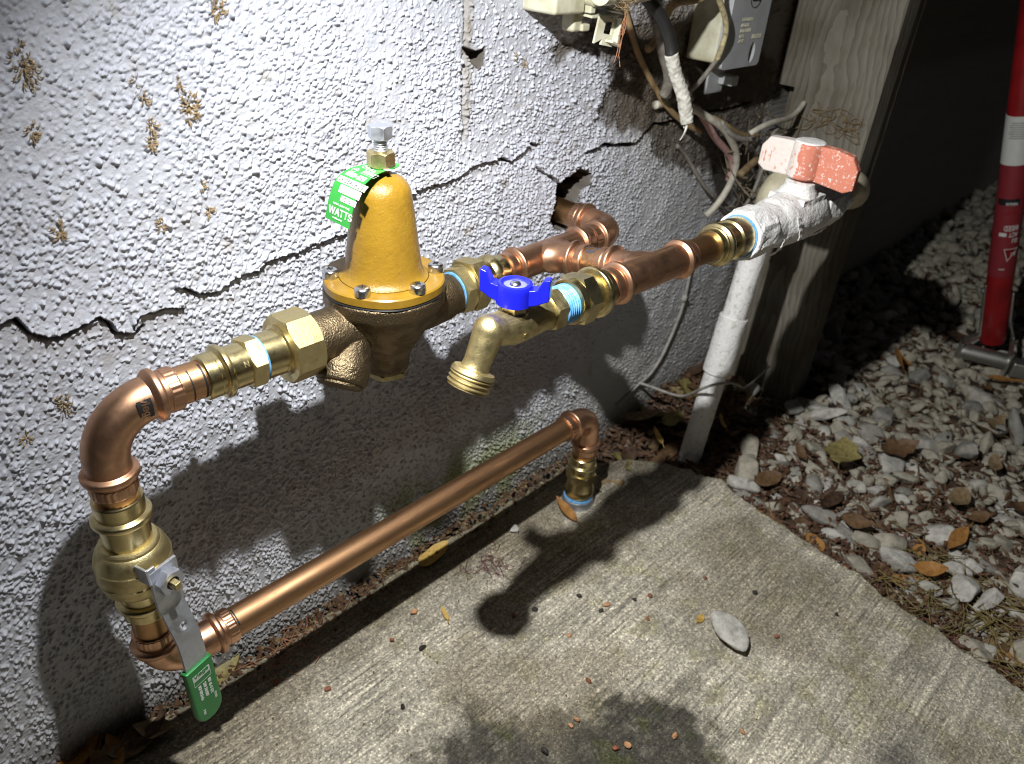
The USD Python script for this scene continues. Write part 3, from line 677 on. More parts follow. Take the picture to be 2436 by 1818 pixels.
# ---------------------------------------------------------------- lever ball valve on the riser
sd = unit([.26, -.97, 0]); sv = np.cross(EZ, sd)     # direction of the stem, across the lever
t = Thing('ball_valve', 'brass ball valve with steel lever and green grip on the left riser', 'ball valve', (XA, 0, .25))
top = .3840
s = np.linspace(0, .049, 70)
t.part('top_socket', lathe((XA, 0, top), -EZ, list(zip(s, press_end_radius(s, .0125, .0198, .0242, .0200))), 64), brass, 40)
bodyp = [(0, .0180), (.0005, .0230), (.002, .0242), (.0050, .0244), (.0058, .0254), (.009, .0282), (.014, .0302), (.0190, .0308), (.0200, .0316), (.0222, .0312), (.0350, .0310), (.0360, .0318), (.0385, .0312), (.046, .0296), (.0500, .0272), (.0512, .0250), (.052, .018)]
vb = rough(lathe((XA, 0, top - .0465), -EZ, bodyp, 72), .00012, 500, 4)
t.part('valve_body', vb, brass_satin, 28)
s = np.linspace(0, .039, 60)
t.part('bottom_socket', lathe((XA, 0, .2490), EZ, list(zip(s, press_end_radius(s, .0095, .0195, .0238, .0197))), 64), brass, 40)
SC = np.array([XA, 0, .3105])
t.part('stem', cat(lathe(SC + sd * .020, sd, [(0, .0120), (.010, .0115), (.0105, .0100), (.017, .0098), (.018, .0070), (.020, .0070)], 36), box(SC + sd * .0475, (.0060, .016, .0072), .0008, np.stack([sv, sd, EZ], 1))), brass_satin, 30)
# lever: bent steel strip with stop tab, its holes, and the vinyl grip
def strip(pts, width, th, wfun=None):
    P = np.asarray(pts, float); T = np.gradient(P, axis=0); T /= np.linalg.norm(T, axis=1, keepdims=True); Nn = np.cross(sv, T)
    w = np.asarray([width if wfun is None else wfun(i / (len(P) - 1)) for i in range(len(P))])
    a = [P + Nn * th / 2 - sv * w[:, None] / 2, P + Nn * th / 2 + sv * w[:, None] / 2, P - Nn * th / 2 + sv * w[:, None] / 2, P - Nn * th / 2 - sv * w[:, None] / 2]
    v = np.stack(a, 1).reshape(-1, 3); n = len(P); i = np.arange(n - 1)
    f = []
    for k in range(4):
        k2 = (k + 1) % 4; f += [np.stack([i * 4 + k, (i + 1) * 4 + k, (i + 1) * 4 + k2], 1), np.stack([i * 4 + k, (i + 1) * 4 + k2, i * 4 + k2], 1)]
    f += [np.array([[0, 1, 2], [0, 2, 3], [4 * n - 4, 4 * n - 2, 4 * n - 3], [4 * n - 4, 4 * n - 1, 4 * n - 2]])]
    m = trimesh.Trimesh(v, np.vstack(f), process=False)
    if m.volume < 0: m.invert()
    return m
LV = [(.3265, .0385), (.3180, .0385), (.3105, .0385), (.2960, .0385), (.2850, .0385), (.2795, .0388), (.2740, .0405), (.2600, .0455), (.2480, .0500), (.2400, .0515), (.2200, .0530), (.1850, .0545), (.1480, .0560)]
lp = spline([SC * [1, 1, 0] + sd * o + EZ * z for z, o in LV], 90)
lm = strip(lp, .0200, .0028, lambda q: .0265 if q < .22 else (.0265 - (q - .22) / .06 * .0030 if q < .28 else .0235))
hole_c = lp[np.argmin(abs(lp[:, 2] - .2560))]
cut = mani_of(orient(mani(m3.Manifold.cylinder(.03, .0037, .0037, 32)), hole_c - sd * .015, sd))
lm = mani(mani_of(lm) - cut)
lev = t.part('lever', lm, steel, 25)
t.part('stop_tab', cat(box(SC + sd * .0330 - sv * .0148 + EZ * .0130, (.0024, .0150, .0165), .0006, np.stack([sv, sd, EZ], 1) @ rotx(.12)), box(SC + sd * .0385 - sv * .0110 + EZ * .0135, (.0080, .0024, .0150), .0006, np.stack([sv, sd, EZ], 1))), steel, 25, under=lev)
nt = nut(SC + sd * .0400, sd, .0210, .0085, 6, .2, .0014, .0062, up=EZ)
t.part('lever_nut', nt, steel, 18)
gp = spline([SC * [1, 1, 0] + sd * np.interp(z, [.1450, .2200], [.0562, .0530]) + EZ * z for z in (.2090, .190, .170, .150, .1360)], 50)
def gw(q): return .0288 if q < .82 else .0288 * math.sqrt(max(0.02, 1 - ((q - .82) / .185) ** 2))
gm = strip(gp, .0288, .0074, gw)
gm = mani_of(gm).refine_to_length(.0020); gmm = mani(gm); gmm.merge_vertices(); trimesh.smoothing.filter_taubin(gmm, iterations=8)
gr = t.part('grip', gmm, grip_green, True, under=None)
gT = unit(gp[-1] - gp[0]); gN = unit(np.cross(gT, sv)); gN = gN if gN @ sd > 0 else -gN
def gpoint(u, d_): return gp[0] + gT * d_ + sv * u + gN * .0040    # u across (right positive), d_ down the grip
gu = sv if sv[0] > 0 else -sv
def gtext(s, h, u, d_, across=True, width=None, mat=None):
    o = gp[0] + gT * d_ + gu * u + gN * .0039
    m = text(s, h, o, gu if across else gT, -gT if across else gu, .0003, True, width)
    t.part('lettering', m, mat or tag_white, False, under=gr)
def gpoly(pts, name='print_panel', mat=None, hole=None, lift=.0037):
    p = Polygon(pts); p = p.difference(p.buffer(-hole)) if hole else p
    m = trimesh.creation.extrude_polygon(p, .0002, engine='earcut')
    v = m.vertices; m.vertices = gp[0] + gu * v[:, :1] + gT * v[:, 1:2] + gN * (lift + v[:, 2:3])
    m.fix_normals(); t.part(name, m, mat or tag_white, False, under=gr)
gpoly([(-.0095, .0080), (.0095, .0080), (.0095, .0143), (-.0095, .0143)]); gtext('viega', .0042, -.0078, .0128, True, .0155, grip_green)
gpoly([(-.0095, .0146), (.0095, .0146), (.0095, .0212), (-.0095, .0212)], 'print_frame', hole=.0004)
gtext('NSF-61-G-372', .0030, .0045, .0240, False, .0200); gtext('250F 250 CWP', .0030, -.0010, .0240, False, .0190); gtext('NSF U.P.Code', .0030, -.0066, .0240, False, .0190)
gpoly([(-.0070, .0480), (.0050, .0455), (.0015, .0545)], 'print_triangle'); gpoly([(.0060, .0530), (.0080, .0610), (-.0020, .0590)], 'print_triangle', hole=.0012)
gtext('79236', .0022, .0075, .0460, False, .0080); gtext('FM', .0022, -.0075, .0560, False, .006)

# ---------------------------------------------------------------- lower loop: elbow, long pipe, elbow, riser into the slab
t = Thing('copper_pipe', 'long straight copper pipe running low along the wall between two press elbows', 'pipe', (XA, 0, Z0))
t.part('elbow', press_elbow((XA, 0, Z0), EX, EZ, .0725, .0525, .034), copper, 40, label='lower left copper elbow behind the lever')
t.part('tube', lathe((XA, 0, Z0 + .035), EZ, [(0, R0), (.055, R0)], 48), copper_dark)
t.part('long_tube', lathe((XA + .04, 0, Z0), EX, [(0, R0), (XB - XA - .08, R0)], 64), copper_tube)
t.part('elbow', press_elbow((XB, 0, Z0), -EX, -EZ, .0600, .0700, .030), copper, 40, label='copper elbow turning down into the slab')
t.part('tube', lathe((XB, 0, Z0 - .04), -EZ, [(0, R0), (.06, R0)], 48), copper_tube)
t.part('marker_line', patch_on_tube((XA, 0, Z0), EX, R0 + .0003, .0735, .0750, -10, 60), ink, True)
t = Thing('brass_adapter', 'upright brass press adapter with blue sealed steel nut standing on the slab', 'pipe fitting', (XB, 0, 0))
s = np.linspace(0, .034, 60)
t.part('socket', lathe((XB, 0, .0950), -EZ, list(zip(s, press_end_radius(s, .010, .0195, .0228, .0197))), 64), brass, 40)
t.part('hex_collar', nut((XB, 0, .0490), EZ, .0420, .0145, 6, .5, .0016), brass, 20)
t.part('shoulder', lathe((XB, 0, .0180), EZ, [(0, .0205), (.003, .0225), (.010, .0236), (.016, .0225), (.022, .0210), (.0315, .0203)], 56), brass)
t.part('sealant_ring', lathe((XB, 0, .0140), EZ, [(0, .0215), (.0006, .0232), (.0022, .0231), (.003, .021)], 48), tape_blue)
t.part('base_nut', lathe((XB, 0, -.012), EZ, [(0, .0245), (.012, .0252), (.0225, .0250), (.0255, .0242), (.0262, .0225)], 48), steel, 30)

# ---------------------------------------------------------------- upper branch: tee, elbow into the wall, stub, front tee
XT = .6565; TB = np.array([.655, -.1430, .4930]); TBx = np.array([XT, TB[1], TB[2]])
t = Thing('copper_pipe', 'copper pipe branch of two tees with an elbow entering the hole in the wall', 'pipe', (XT, 0, Z1))
bd = unit(TBx - np.array([XT, 0, Z1]))
t.part('brass_socket', lathe((.541, 0, Z1), EX, [(0, .0225), (.004, .0225), (.006, .0202), (.012, .0200), (.016, .0234), (.021, .0238), (.026, .0203), (.034, .0200), (.036, .0195)], 56), brass, 40)
t.part('tube', lathe((.57, 0, Z1), EX, [(0, R0), (.03, R0)], 48), copper_tube)
t.part('tee', press_tee((XT, 0, Z1), EX, .0735, bd, .0640), copper, 40, label='copper tee in line with the regulator')
t.part('tube', lathe((XT + .065, 0, Z1), EX, [(0, R0), (.02, R0)], 48), copper_tube)
EXW = .7880
t.part('elbow', press_elbow((EXW, 0, Z1), -EX, EY, .0565, .0665, .030), copper, 40, label='copper elbow turning into the wall')
t.part('tube', lathe((EXW, .05, Z1), EY, [(0, R0), (.13, R0)], 48), copper_dark, label='brown copper tube going into the wall hole')
t.part('tube', lathe(np.array([XT, 0, Z1]) + bd * .055, bd, [(0, R0), (.045, R0)], 48), copper_tube)
fd = unit([1, -.012, -.020])
t.part('tee', press_tee(TBx, fd, .0735, -bd, .0640), copper, 40, label='front copper tee feeding the garden tap')
t.part('tube', lathe(TBx - fd * .060, -fd, [(0, R0), (.022, R0)], 48), copper_tube)
t.part('tube', lathe(TBx + fd * .060, fd, [(0, R0), (.065, R0)], 48), copper_dark, label='brown copper tube between front tee and white valve')
mid = np.array([XT, 0, Z1]) * .5 + TBx * .5
t.part('printed_code', cat(wrap_text('1" L', .0075, mid - bd * .002, bd, R0 + .0001, -8, along=True, up=EZ), wrap_text('NSF', .0045, mid, bd, R0 + .0001, 28, along=True, up=EZ)), usdkit.material(stage, L + 'ink_blue', {'p': ('principled_bsdf', {'base_color': (.05, .07, .11), 'roughness': .5})}, surface='p.BSDF'), False)

# ---------------------------------------------------------------- brass adapters on the front run
A0 = TBx - fd * .0775
t = Thing('brass_adapter', 'brass press adapter holding the garden tap with blue handle', 'pipe fitting', A0)
s = np.linspace(0, .033, 60)
t.part('socket', lathe(A0, -fd, list(zip(s, press_end_radius(s, .008, .0202, .0262, .0204))), 64), brass, 40)
t.part('hex_collar', nut(A0 - fd * .047, fd, .0455, .0170, 6, .35, .0018), brass, 20)
t.part('collar', lathe(A0 - fd * .0555, fd, [(0, .0195), (.001, .0222), (.006, .0232), (.009, .0232)], 56), brass)
B0 = TBx + fd * .1180
t = Thing('brass_adapter', 'shiny brass press adapter joining copper tube to the old white painted valve', 'pipe fitting', B0)
s = np.linspace(0, .040, 60)
t.part('socket', lathe(B0, fd, list(zip(s, press_end_radius(s, .009, .0218, .0258, .0205))), 64), brass, 40)
t.part('shoulder', lathe(B0 + fd * .039, fd, [(0, .0215), (.002, .0244), (.024, .0250), (.0255, .0236)], 64), brass)
t.part('sealant_ring', lathe(B0 + fd * .0640, fd, [(0, .0220), (.0006, .0262), (.0030, .0266), (.0036, .024)], 48), tape_blue)

# ---------------------------------------------------------------- garden tap
FA = A0 - fd * .0555
t = Thing('garden_tap', 'brass garden tap with bright blue butterfly handle and threaded spout', 'tap', FA)
t.part('thread', thread(FA - fd * .0175, fd, .0192, .0180, .0030, .0010), tape_blue, 40)
t.part('hexagon', nut(FA - fd * .0325, fd, .0360, .0155, 6, .1, .0018), brass_satin, 18)
tb = FA - fd * .032
HC = np.array([tb[0] - .042, tb[1], tb[2]])          # centre of the tap's body, under the handle
bodyt = m3.Manifold.batch_hull([m3.Manifold.sphere(.0165, 32).translate(tuple(tb + [.004, 0, 0])), m3.Manifold.sphere(.0178, 32).translate(tuple(HC + [.004, 0, 0]))])
bodyt += m3.Manifold.batch_hull([m3.Manifold.sphere(.0178, 32).translate(tuple(HC)), m3.Manifold.sphere(.0142, 32).translate(tuple(HC + [-.024, -.001, .003]))])
el = HC + [-.030, -.001, .005]; sp = el + np.array([-.023, -.001, -.044])
bodyt += m3.Manifold.batch_hull([m3.Manifold.sphere(.0148, 32).translate(tuple(HC + [-.022, -.001, .003])), m3.Manifold.sphere(.0146, 32).translate(tuple(el))])
spd = unit(sp - el)
bodyt += mani_of(lathe(el, spd, [(0, .0144), (.012, .0134), (.030, .0122), (.036, .0132), (.039, .017), (.0395, .010)], 40))
bodyt += m3.Manifold.sphere(.0146, 32).translate(tuple(el))
tm = mani(bodyt.refine_to_length(.0022)); tm.merge_vertices(); trimesh.smoothing.filter_taubin(tm, iterations=10); rough(tm, .00012, 500, 5)
t.part('tap_body', tm, brass_satin, True)
t.part('spout_flange', lathe(el + spd * .0355, spd, [(0, .013), (.0012, .0188), (.0045, .0202), (.0055, .0202), (.0058, .017)], 48), brass_satin, 30)
t.part('spout_thread', thread(el + spd * .0408, spd, .0202, .0135, .0042, .0024), brass_satin, 40)
t.part('packing_nut', cat(nut(HC + [0, 0, .012], EZ, .0210, .0115, 6, .3, .001), lathe(HC + [0, 0, .010], EZ, [(0, .0145), (.004, .0135)], 32)), brass_satin, 20)
t.part('set_screw', cat(lathe(HC + np.array([.000, -.0150, -.004]), -EY, [(0, .003), (.003, .003)], 16)), brass, 30)
hz = HC + [0, 0, .0225]
ha = math.radians(-62); hd = np.array([math.cos(ha), math.sin(ha), 0]); hn = np.array([-hd[1], hd[0], 0])
hub = m3.CrossSection([[(.0105, .0185), (.0128, .0198), (.0150, .0190), (.0158, .0160), (.0163, .0005), (.0150, 0), (.003, 0), (.003, .0150), (.0105, .0150)][::-1]]).revolve(64).translate(tuple(hz))
blue = hub
for sgn in (-1, 1):
    pts = []
    for d_, zlo, zhi, w in ((.0135, .002, .0150, .0120), (.0215, .004, .0165, .0095), (.0260, .0065, .0260, .0080), (.0305, .0085, .0270, .0075)):
        for ww in (-w / 2, w / 2):
            for z in (zlo, zhi): pts.append(hz + hd * sgn * d_ + hn * ww + EZ * z)
    P = np.array(pts).reshape(4, 4, 3)
    for k in range(3):
        blue += m3.Manifold.batch_hull([m3.Manifold.sphere(.0010, 10).translate(tuple(q)) for q in np.vstack([P[k], P[k + 1]])])
bl = mani(blue.refine_to_length(.003)); bl.merge_vertices()
t.part('handle', bl, blue_plastic, 35)
t.part('handle_insert', lathe(hz + EZ * .0140, EZ, [(0, .0108), (.0030, .0108), (.0031, .001)], 40), steel, 30)
t.part('handle_screw', lathe(hz + EZ * .0170, EZ, [(0, .0052), (.0012, .0050), (.0026, .0038), (.0032, .001)], 28), steel_bright, 40)

# ---------------------------------------------------------------- old painted valve with the red handle
V0 = B0 + fd * .0665; 
t = Thing('plastic_valve', 'old white painted ball valve with faded red T handle', 'ball valve', V0)
LV_ = .285
hs = m3.CrossSection([[(0, 0), (.0295, 0), (.0305, .002), (.0308, .046), (.0290, .050), (.0288, .072), (.0315, .080), (.0335, .095), (.0345, .120), (.0345, .158), (.0330, .176), (.0300, .186), (.0285, .192), (.0285, .216), (.0300, .220), (.0300, .244), (.0250, .250), (.0215, LV_), (0, LV_)]]).revolve(72)
pvm = mani_of(orient(mani(hs), V0, fd)) + mani_of(nut(V0 + fd * .006, fd, .0600, .040, 8, .2, .003)) + mani_of(nut(V0 + fd * .190, fd, .0600, .046, 8, .2, .003))
pvm += mani_of(orient(mani(m3.Manifold.cube((.050, .050, .060), True).translate((0, 0, 0))), V0 + fd * .138 + EZ * .006, fd))
pv = mani(pvm.simplify(.0002).refine_to_length(.0032)); pv.merge_vertices()
rough(pv, .0014, 90, 6); rough(pv, .0006, 330, 7)
t.part('valve_body', pv, pvc_white, 50)
# flakes of paint and old tape lifting from the body
for q_, an_, ln_, wd_ in ((.058, 2.2, .034, .012), (.086, 1.5, .030, .010), (.182, 2.5, .030, .011)):
    fp = []
    for k_ in np.linspace(0, 1, 14):
        aa = an_ + (k_ - .5) * ln_ / .033; rr_ = .0345 + .0035 * max(0, k_ - .55) / .45 + .0006 * math.sin(k_ * 23)
        U_ = unit(EZ - fd * (EZ @ fd)); V_ = np.cross(fd, U_); w_ = wd_ * (.8 + .2 * math.sin(k_ * 9 + q_ * 50))
        c_ = V0 + fd * (q_ + .012 * k_) + rr_ * (math.cos(aa) * U_ + math.sin(aa) * V_); fp.append((c_ - fd * w_ / 2, c_ + fd * w_ / 2))
    A_ = np.array([p_[0] for p_ in fp]); B_ = np.array([p_[1] for p_ in fp]); ctr_ = V0 + fd * q_
    out_ = lambda P_: P_ + .0011 * np.array([unit((p_ - ctr_) - fd * ((p_ - ctr_) @ fd)) for p_ in P_])
    vv = np.vstack([A_, B_, out_(A_), out_(B_)]); n_ = 14; ff = []
    for i_ in range(n_ - 1):
        for x_, y_ in ((0, n_), (2 * n_, 3 * n_), (0, 2 * n_), (n_, 3 * n_)): ff += [(x_ + i_, y_ + i_, y_ + i_ + 1), (x_ + i_, y_ + i_ + 1, x_ + i_ + 1)]
    t.part('paint_flake', trimesh.Trimesh(vv, np.array(ff), process=False), pvc_white, 30)
VS = V0 + fd * .138
t.part('stem_collar', rough(lathe(VS + EZ * .018, EZ, [(0, .0270), (.010, .0260), (.018, .0230), (.022, .0195), (.028, .0190), (.030, .014)], 40), .0008, 200, 8), pvc_white, 40)
t.part('stem', lathe(VS + EZ * .040, EZ, [(0, .010), (.014, .010)], 24), red_plastic)
hz = VS + EZ * .052; ra = math.radians(-84); rd = np.array([math.cos(ra), math.sin(ra), 0]); rn = np.array([-rd[1], rd[0], 0])
rm = mani_of(lathe(hz, EZ, [(0, .0170), (.002, .0190), (.038, .0180), (.0400, .0160), (.0401, .001)], 40))
for sgn in (-1, 1):
    ptz = [(.010, .002, .037, .013), (.030, -.001, .037, .011), (.050, -.004, .033, .010), (.058, .000, .020, .0095)] if sgn > 0 else [(.010, .002, .037, .013), (.028, .001, .037, .011), (.044, .001, .036, .010), (.051, .006, .026, .0095)]
    for k in range(3):
        c = []
        for d_, zl, zh, w in (ptz[k], ptz[k + 1]):
            for ww in (-w / 2, w / 2):
                for z in (zl, zh): c.append(m3.Manifold.sphere(.002, 10).translate(tuple(hz + rd * sgn * d_ + rn * ww + EZ * z)))
        rm += m3.Manifold.batch_hull(c)
rr = mani(rm.refine_to_length(.004)); rr.merge_vertices(); rough(rr, .0004, 200, 2)
split = (rr.triangles_center - hz) @ rd < -.004 + .006 * (meshkit.fbm(rr.triangles_center * 90, 3, 5) - .5) * 2
rr.vertices = hz + (rr.vertices - hz) * 1.12; 
hp = t.part('handle', rr.submesh([np.nonzero(~split)[0]], append=True), red_plastic, 40)
t.part('handle', rr.submesh([np.nonzero(split)[0]], append=True), dusty_red, 40, label='wing of the handle coated with white overspray')
for sgn in (-1, 1):
    for k in range(4):
        t.part('grip_rib', box(hz + rd * sgn * (.029 + k * .0076) - rn * .0070 + EZ * .018, (.0022, .0022, .016), .0009, np.stack([rd, rn, EZ], 1)), red_plastic, 30, under=hp)
t.part('handle_cap', rough(lathe(hz + EZ * .0445, EZ, [(0, .0192), (.0012, .0186), (.0020, .0165), (.0023, .001)], 32), .0004, 300, 7), pvc_white, 40)

# ---------------------------------------------------------------- upright plastic pipe
t = Thing('plastic_pipe', 'white painted plastic pipe rising from the leaf litter beside the post', 'pipe', (1.054, -.046, 0))
VE = V0 + fd * LV_
path = np.vstack([[(1.050, -.046, -.06), (1.054, -.046, 0.0), (1.083, -.046, .160)]])
up_ = spline([(1.050, -.046, -.06), (1.0845, -.046, .160), (1.112, -.046, .340), (1.128, -.046, .440)], 60)
pp = rough(sweep(up_, .0196, 48), .0009, 220, 12)
t.part('upright', pp, pvc_white, 40)
t.part('coupling', rough(sweep(spline([(1.083, -.046, .155), (1.0925, -.046, .215), (1.099, -.046, .255)], 16), .0236, 48), .0009, 220, 13), pvc_white, 40)
ub = spline([(1.124, -.046, .405), (1.128, -.046, .440), (1.138, -.047, .466), (1.160, -.054, .478), (1.185, -.070, .476), (1.206, -.098, .470), (1.208, -.130, .466), (1.185, VE[1] + .003, VE[2] - .002), (1.12, VE[1] + .001, VE[2] - .001)], 90)
t.part('return_bend', rough(sweep(ub, .0222, 40), .0006, 120, 14), pvc_cream, 40)

# ---------------------------------------------------------------- timber post
t = Thing('timber_post', 'weathered grey timber post standing against the wall right of the red handle', 'post', (1.40, -.01, -.03))
wood = usdkit.material(stage, L + 'weathered_timber', {
    't': ('texture_coordinate', {}), 'm': ('mapping', {'location': (.045, -.012, 0), 'rotation': (.035, .060, 0)}), 'm2': ('mapping', {'scale': (170, 170, 5)}), 'm3': ('mapping', {'scale': (7, 7, 3.5)}),
    'd': ('noise_texture', {'scale': 1.6, 'detail': 3}), 'ad': ('vector_math', {'math_type': 'multiply_add', 'vector2': (.042, .042, .0)}),
    'w': ('wave_texture', {'wave_type': 'rings', 'rings_direction': 'z', 'profile': 'saw', 'scale': 34, 'distortion': 1.6, 'detail': 2, 'detail_scale': 2}),
    'n': ('noise_texture', {'scale': 1, 'detail': 5, 'roughness': .65}), 'pt': ('noise_texture', {'scale': 9, 'detail': 4}), 'x': ('mix_float', {'fac': .66}),
    'r': ('rgb_ramp', {'ramp': [(.15, (.070, .064, .053)), (.36, (.142, .131, .109)), (.56, (.190, .177, .149)), (.9, (.25, .235, .20))]}),
    'rp': ('rgb_ramp', {'ramp': [(.35, (.66, .62, .56)), (.6, (1.05, 1.05, 1.05))]}), 'mu': ('mix', {'mix_type': 'multiply', 'fac': 1.0}),
    'b': ('bump', {'strength': .7, 'distance': .0010}), 'p': ('principled_bsdf', {'roughness': .85, 'specular_ior_level': .2})},
    [('t.object', 'm.vector'), ('t.object', 'm2.vector'), ('t.object', 'm3.vector'), ('m3.vector', 'd.vector'), ('d.color', 'ad.vector1'), ('m.vector', 'ad.vector3'), ('ad.vector', 'w.vector'), ('m2.vector', 'n.vector'), ('t.object', 'pt.vector'), ('w.fac', 'x.a'), ('n.fac', 'x.b'),
     ('x.result', 'r.fac'), ('pt.fac', 'rp.fac'), ('r.color', 'mu.color1'), ('rp.color', 'mu.color2'), ('mu.color', 'p.base_color'), ('x.result', 'b.height'), ('b.normal', 'p.normal')], surface='p.BSDF')
px0, px1, py0, py1 = 1.341, 1.428, -.088, .086
pz0, pz1 = -.10, 2.3
blk = m3.Manifold.cube((px1 - px0 - .036, py1 - py0, pz1 - pz0)).translate((px0, py0, pz0))
blk -= m3.Manifold.cube((.06, .034, .080)).translate((px0 - .01, py1 - .030, .498))
cut_ = m3.Manifold.cube((.02, .02, 3)).rotate((0, 0, 45)).translate((px0 - .0105, py0 - .0140, pz0 - .1))
pb = mani((blk - cut_).refine_to_length(.02)); pb.merge_vertices(); rough(pb, .0012, 25, 3)
t.part('post', pb, wood, 30)
sb = mani(m3.Manifold.cube((.0330, py1 - py0 - .004, pz1 - pz0)).translate((px1 - .0335, py0 + .003, pz0)).refine_to_length(.02)); sb.merge_vertices(); rough(sb, .0012, 25, 4)
t.part('side_board', sb, wood, 30)
sp_ = []
for k in range(26):
    a = np.array([px0 - .002, rng.uniform(-.080, .01), .540 + rng.normal(0, .009)]); 
    sp_.append(sweep(spline([a, a + [-.004, rng.normal(.0, .012), rng.normal(0, .008)], a + [0, rng.normal(0, .022), rng.normal(0, .010)]], 7), rng.uniform(.0004, .0011), 5))
t.part('split_fibres', cat(*sp_), LEAF['tan'], True)

# ---------------------------------------------------------------- old cable boxes, cables and twigs at the top
def tube(pts, r, n=30, seg=10, amp=0, sc=200, seed=0, taper=None):
    P = spline(pts, n); rr = np.full(n, r) if taper is None else np.linspace(r, taper, n)
    m = sweep(P, rr, seg)
    return rough(m, amp, sc, seed) if amp else m

CB = np.array([.052, 0, 0])
def cb(m): m.apply_translation(CB); return m
t = Thing('cable_box', 'open cream plastic cable box on the wall at the top edge, left of the cables', 'cable box', (.75, .10, .71))
t.part('housing', cb(box((.662, .074, .790), (.052, .054, .150), .004)), offwhite_plastic, 30)
t.part('front_edge', cb(box((.6945, .070, .786), (.009, .058, .140), .0015)), offwhite_plastic, 30)
t.part('back_plate', cb(box((.745, .099, .790), (.110, .006, .150), .001)), offwhite_plastic, 30)
t.part('bottom_shelf', cb(box((.716, .062, .7140), (.050, .046, .0028), .0008, rotx(.06))), offwhite_plastic, 30)
t.part('connector', cb(cat(lathe((.694, .030, .7320), EY, [(0, .0055), (.001, .0078), (.008, .0078), (.009, .0092), (.016, .0092), (.030, .0085)], 28), lathe((.716, .040, .7330), EY, [(0, .005), (.02, .005)], 20))), offwhite_plastic, 30)
t.part('connector', cb(cat(box((.742, .070, .727), (.020, .02, .012), .002), box((.761, .072, .729), (.013, .018, .017), .002, rotz(.3)), box((.728, .075, .722), (.008, .012, .006), .001))), grey_plastic, 30)
t.part('latch', cb(cat(box((.694, .070, .7050), (.017, .020, .022), .004), box((.704, .062, .6990), (.014, .012, .008), .002))), offwhite_plastic, 30)
t.part('broken_flap', cb(box((.745, .050, .7165), (.030, .014, .0026), .0008, rotz(.25) @ roty(.25))), offwhite_plastic, 30)
t = Thing('mounting_clip', 'loose beige plastic clip with a square hole hanging below the cable box', 'clip', (.755, .028, .70))
cr = rotz(-.12) @ roty(.22)
pl = m3.Manifold.cube((.030, .0030, .0290), True) - m3.Manifold.cube((.0130, .02, .0130), True).translate((.0025, 0, .0040)) - m3.CrossSection([[(0, 0), (.012, 0), (.012, .007)]]).extrude(.01).rotate((90, 0, 0)).translate((-.0155, .005, -.0150))
pm = mani(pl.rotate((0, 10, -8)).translate((.7565, .0285, .6990)))
t.part('plate', pm, offwhite_plastic, 20); t.part('foot', box((.7640, .0230, .6870), (.016, .014, .0026), .0006, roty(.35)), offwhite_plastic, 20); t.part('side_lip', box((.7700, .0240, .7000), (.0026, .012, .026), .0006, roty(.15)), offwhite_plastic, 20)
t = Thing('cable_conduit', 'thick pale grey conduit crossing the top edge above the clip', 'conduit', (.80, .01, .735))
t.part('conduit', tube([(.716, .004, .7440), (.745, .004, .7420), (.804, .010, .7440), (.87, .018, .752), (1.0, .03, .785)], .0125, 40, 28, .0005, 120, 3), cable_grey, True)
t.part('sleeve', lathe((.722, .004, .7440), unit([-1, 0, .02]), [(0, .0128), (.001, .0148), (.014, .0148), (.015, .013)], 28), offwhite_plastic)
t.part('cobweb_fibres', cat(*[tube([np.array([.742, -.004, .732]) + rng.normal(0, .008, 3) * [1, .5, .4] for _ in range(4)], .00022, 14, 4) for _ in range(22)]), root_mat, True)
fil = [[(.753, .0, .720), (.748, 0, .712), (.746, 0, .700), (.741, 0, .672)], [(.753, 0, .722), (.750, 0, .710), (.751, .002, .700), (.754, 0, .666)], [(.754, 0, .722), (.752, 0, .711), (.749, -.001, .692), (.7475, 0, .676)], [(.751, 0, .721), (.755, 0, .712), (.752, 0, .698), (.7505, .002, .684)], [(.745, 0, .706), (.750, 0, .703), (.752, 0, .7065)], [(.742, 0, .699), (.749, 0, .7005), (.753, 0, .706)]]
solo('dangling_roots', cat(*[tube(f_, .00042, 24, 6) for f_ in fil]), fibre_mat, 'fine reddish roots dangling from the conduit end beside the clip', 'roots', smooth=True)

t = Thing('network_box', 'grey plastic network interface box with raised lettering beside the post', 'utility box', (1.085, .09, .634))
nb = m3.Manifold.batch_hull([m3.Manifold.cylinder(.012, .007, .007, 24).rotate((90, 0, 0)).translate((x, .042, z)) for x in (1.041, 1.132) for z in (.641, .86)])
nb -= m3.Manifold.cylinder(.03, .0105, .0105, 40).scale((.78, 1.35, 1)).rotate((90, 0, 0)).translate((1.1120, .05, .6530))
t.part('cover', mani(nb), grey_plastic, 25)
t.part('case', box((1.0885, .070, .748), (.100, .050, .216), .004), offwhite_plastic, 30)
t.part('lock_post', lathe((1.1120, .048, .6530), -EY, [(0, .0060), (.011, .0060), (.012, .004)], 20), offwhite_plastic)
def nt_(s_, h_, x, z, w=None, m=grey_plastic): t.part('lettering', text(s_, h_, (x, .0300, z), EX, EZ, .0007, True, w), m, False)
nt_('CORNING', .0056, 1.1030, .6715, .0270, offwhite_plastic)
for k, (a_, z_) in enumerate((('CUSTOMER', .6960), ('ACCESS', .6885), ('INTERFACE', .6815), ('TEST', .6745), ('JACK', .6680))): nt_(a_, .0040, 1.0660, z_, None, offwhite_plastic)
nt_('OBO', .0085, 1.0830, .7205, .0220, ink)
ringp = shapely.geometry.Point(0, 0).buffer(.0150, 20).difference(shapely.geometry.Point(0, 0).buffer(.0142, 20))
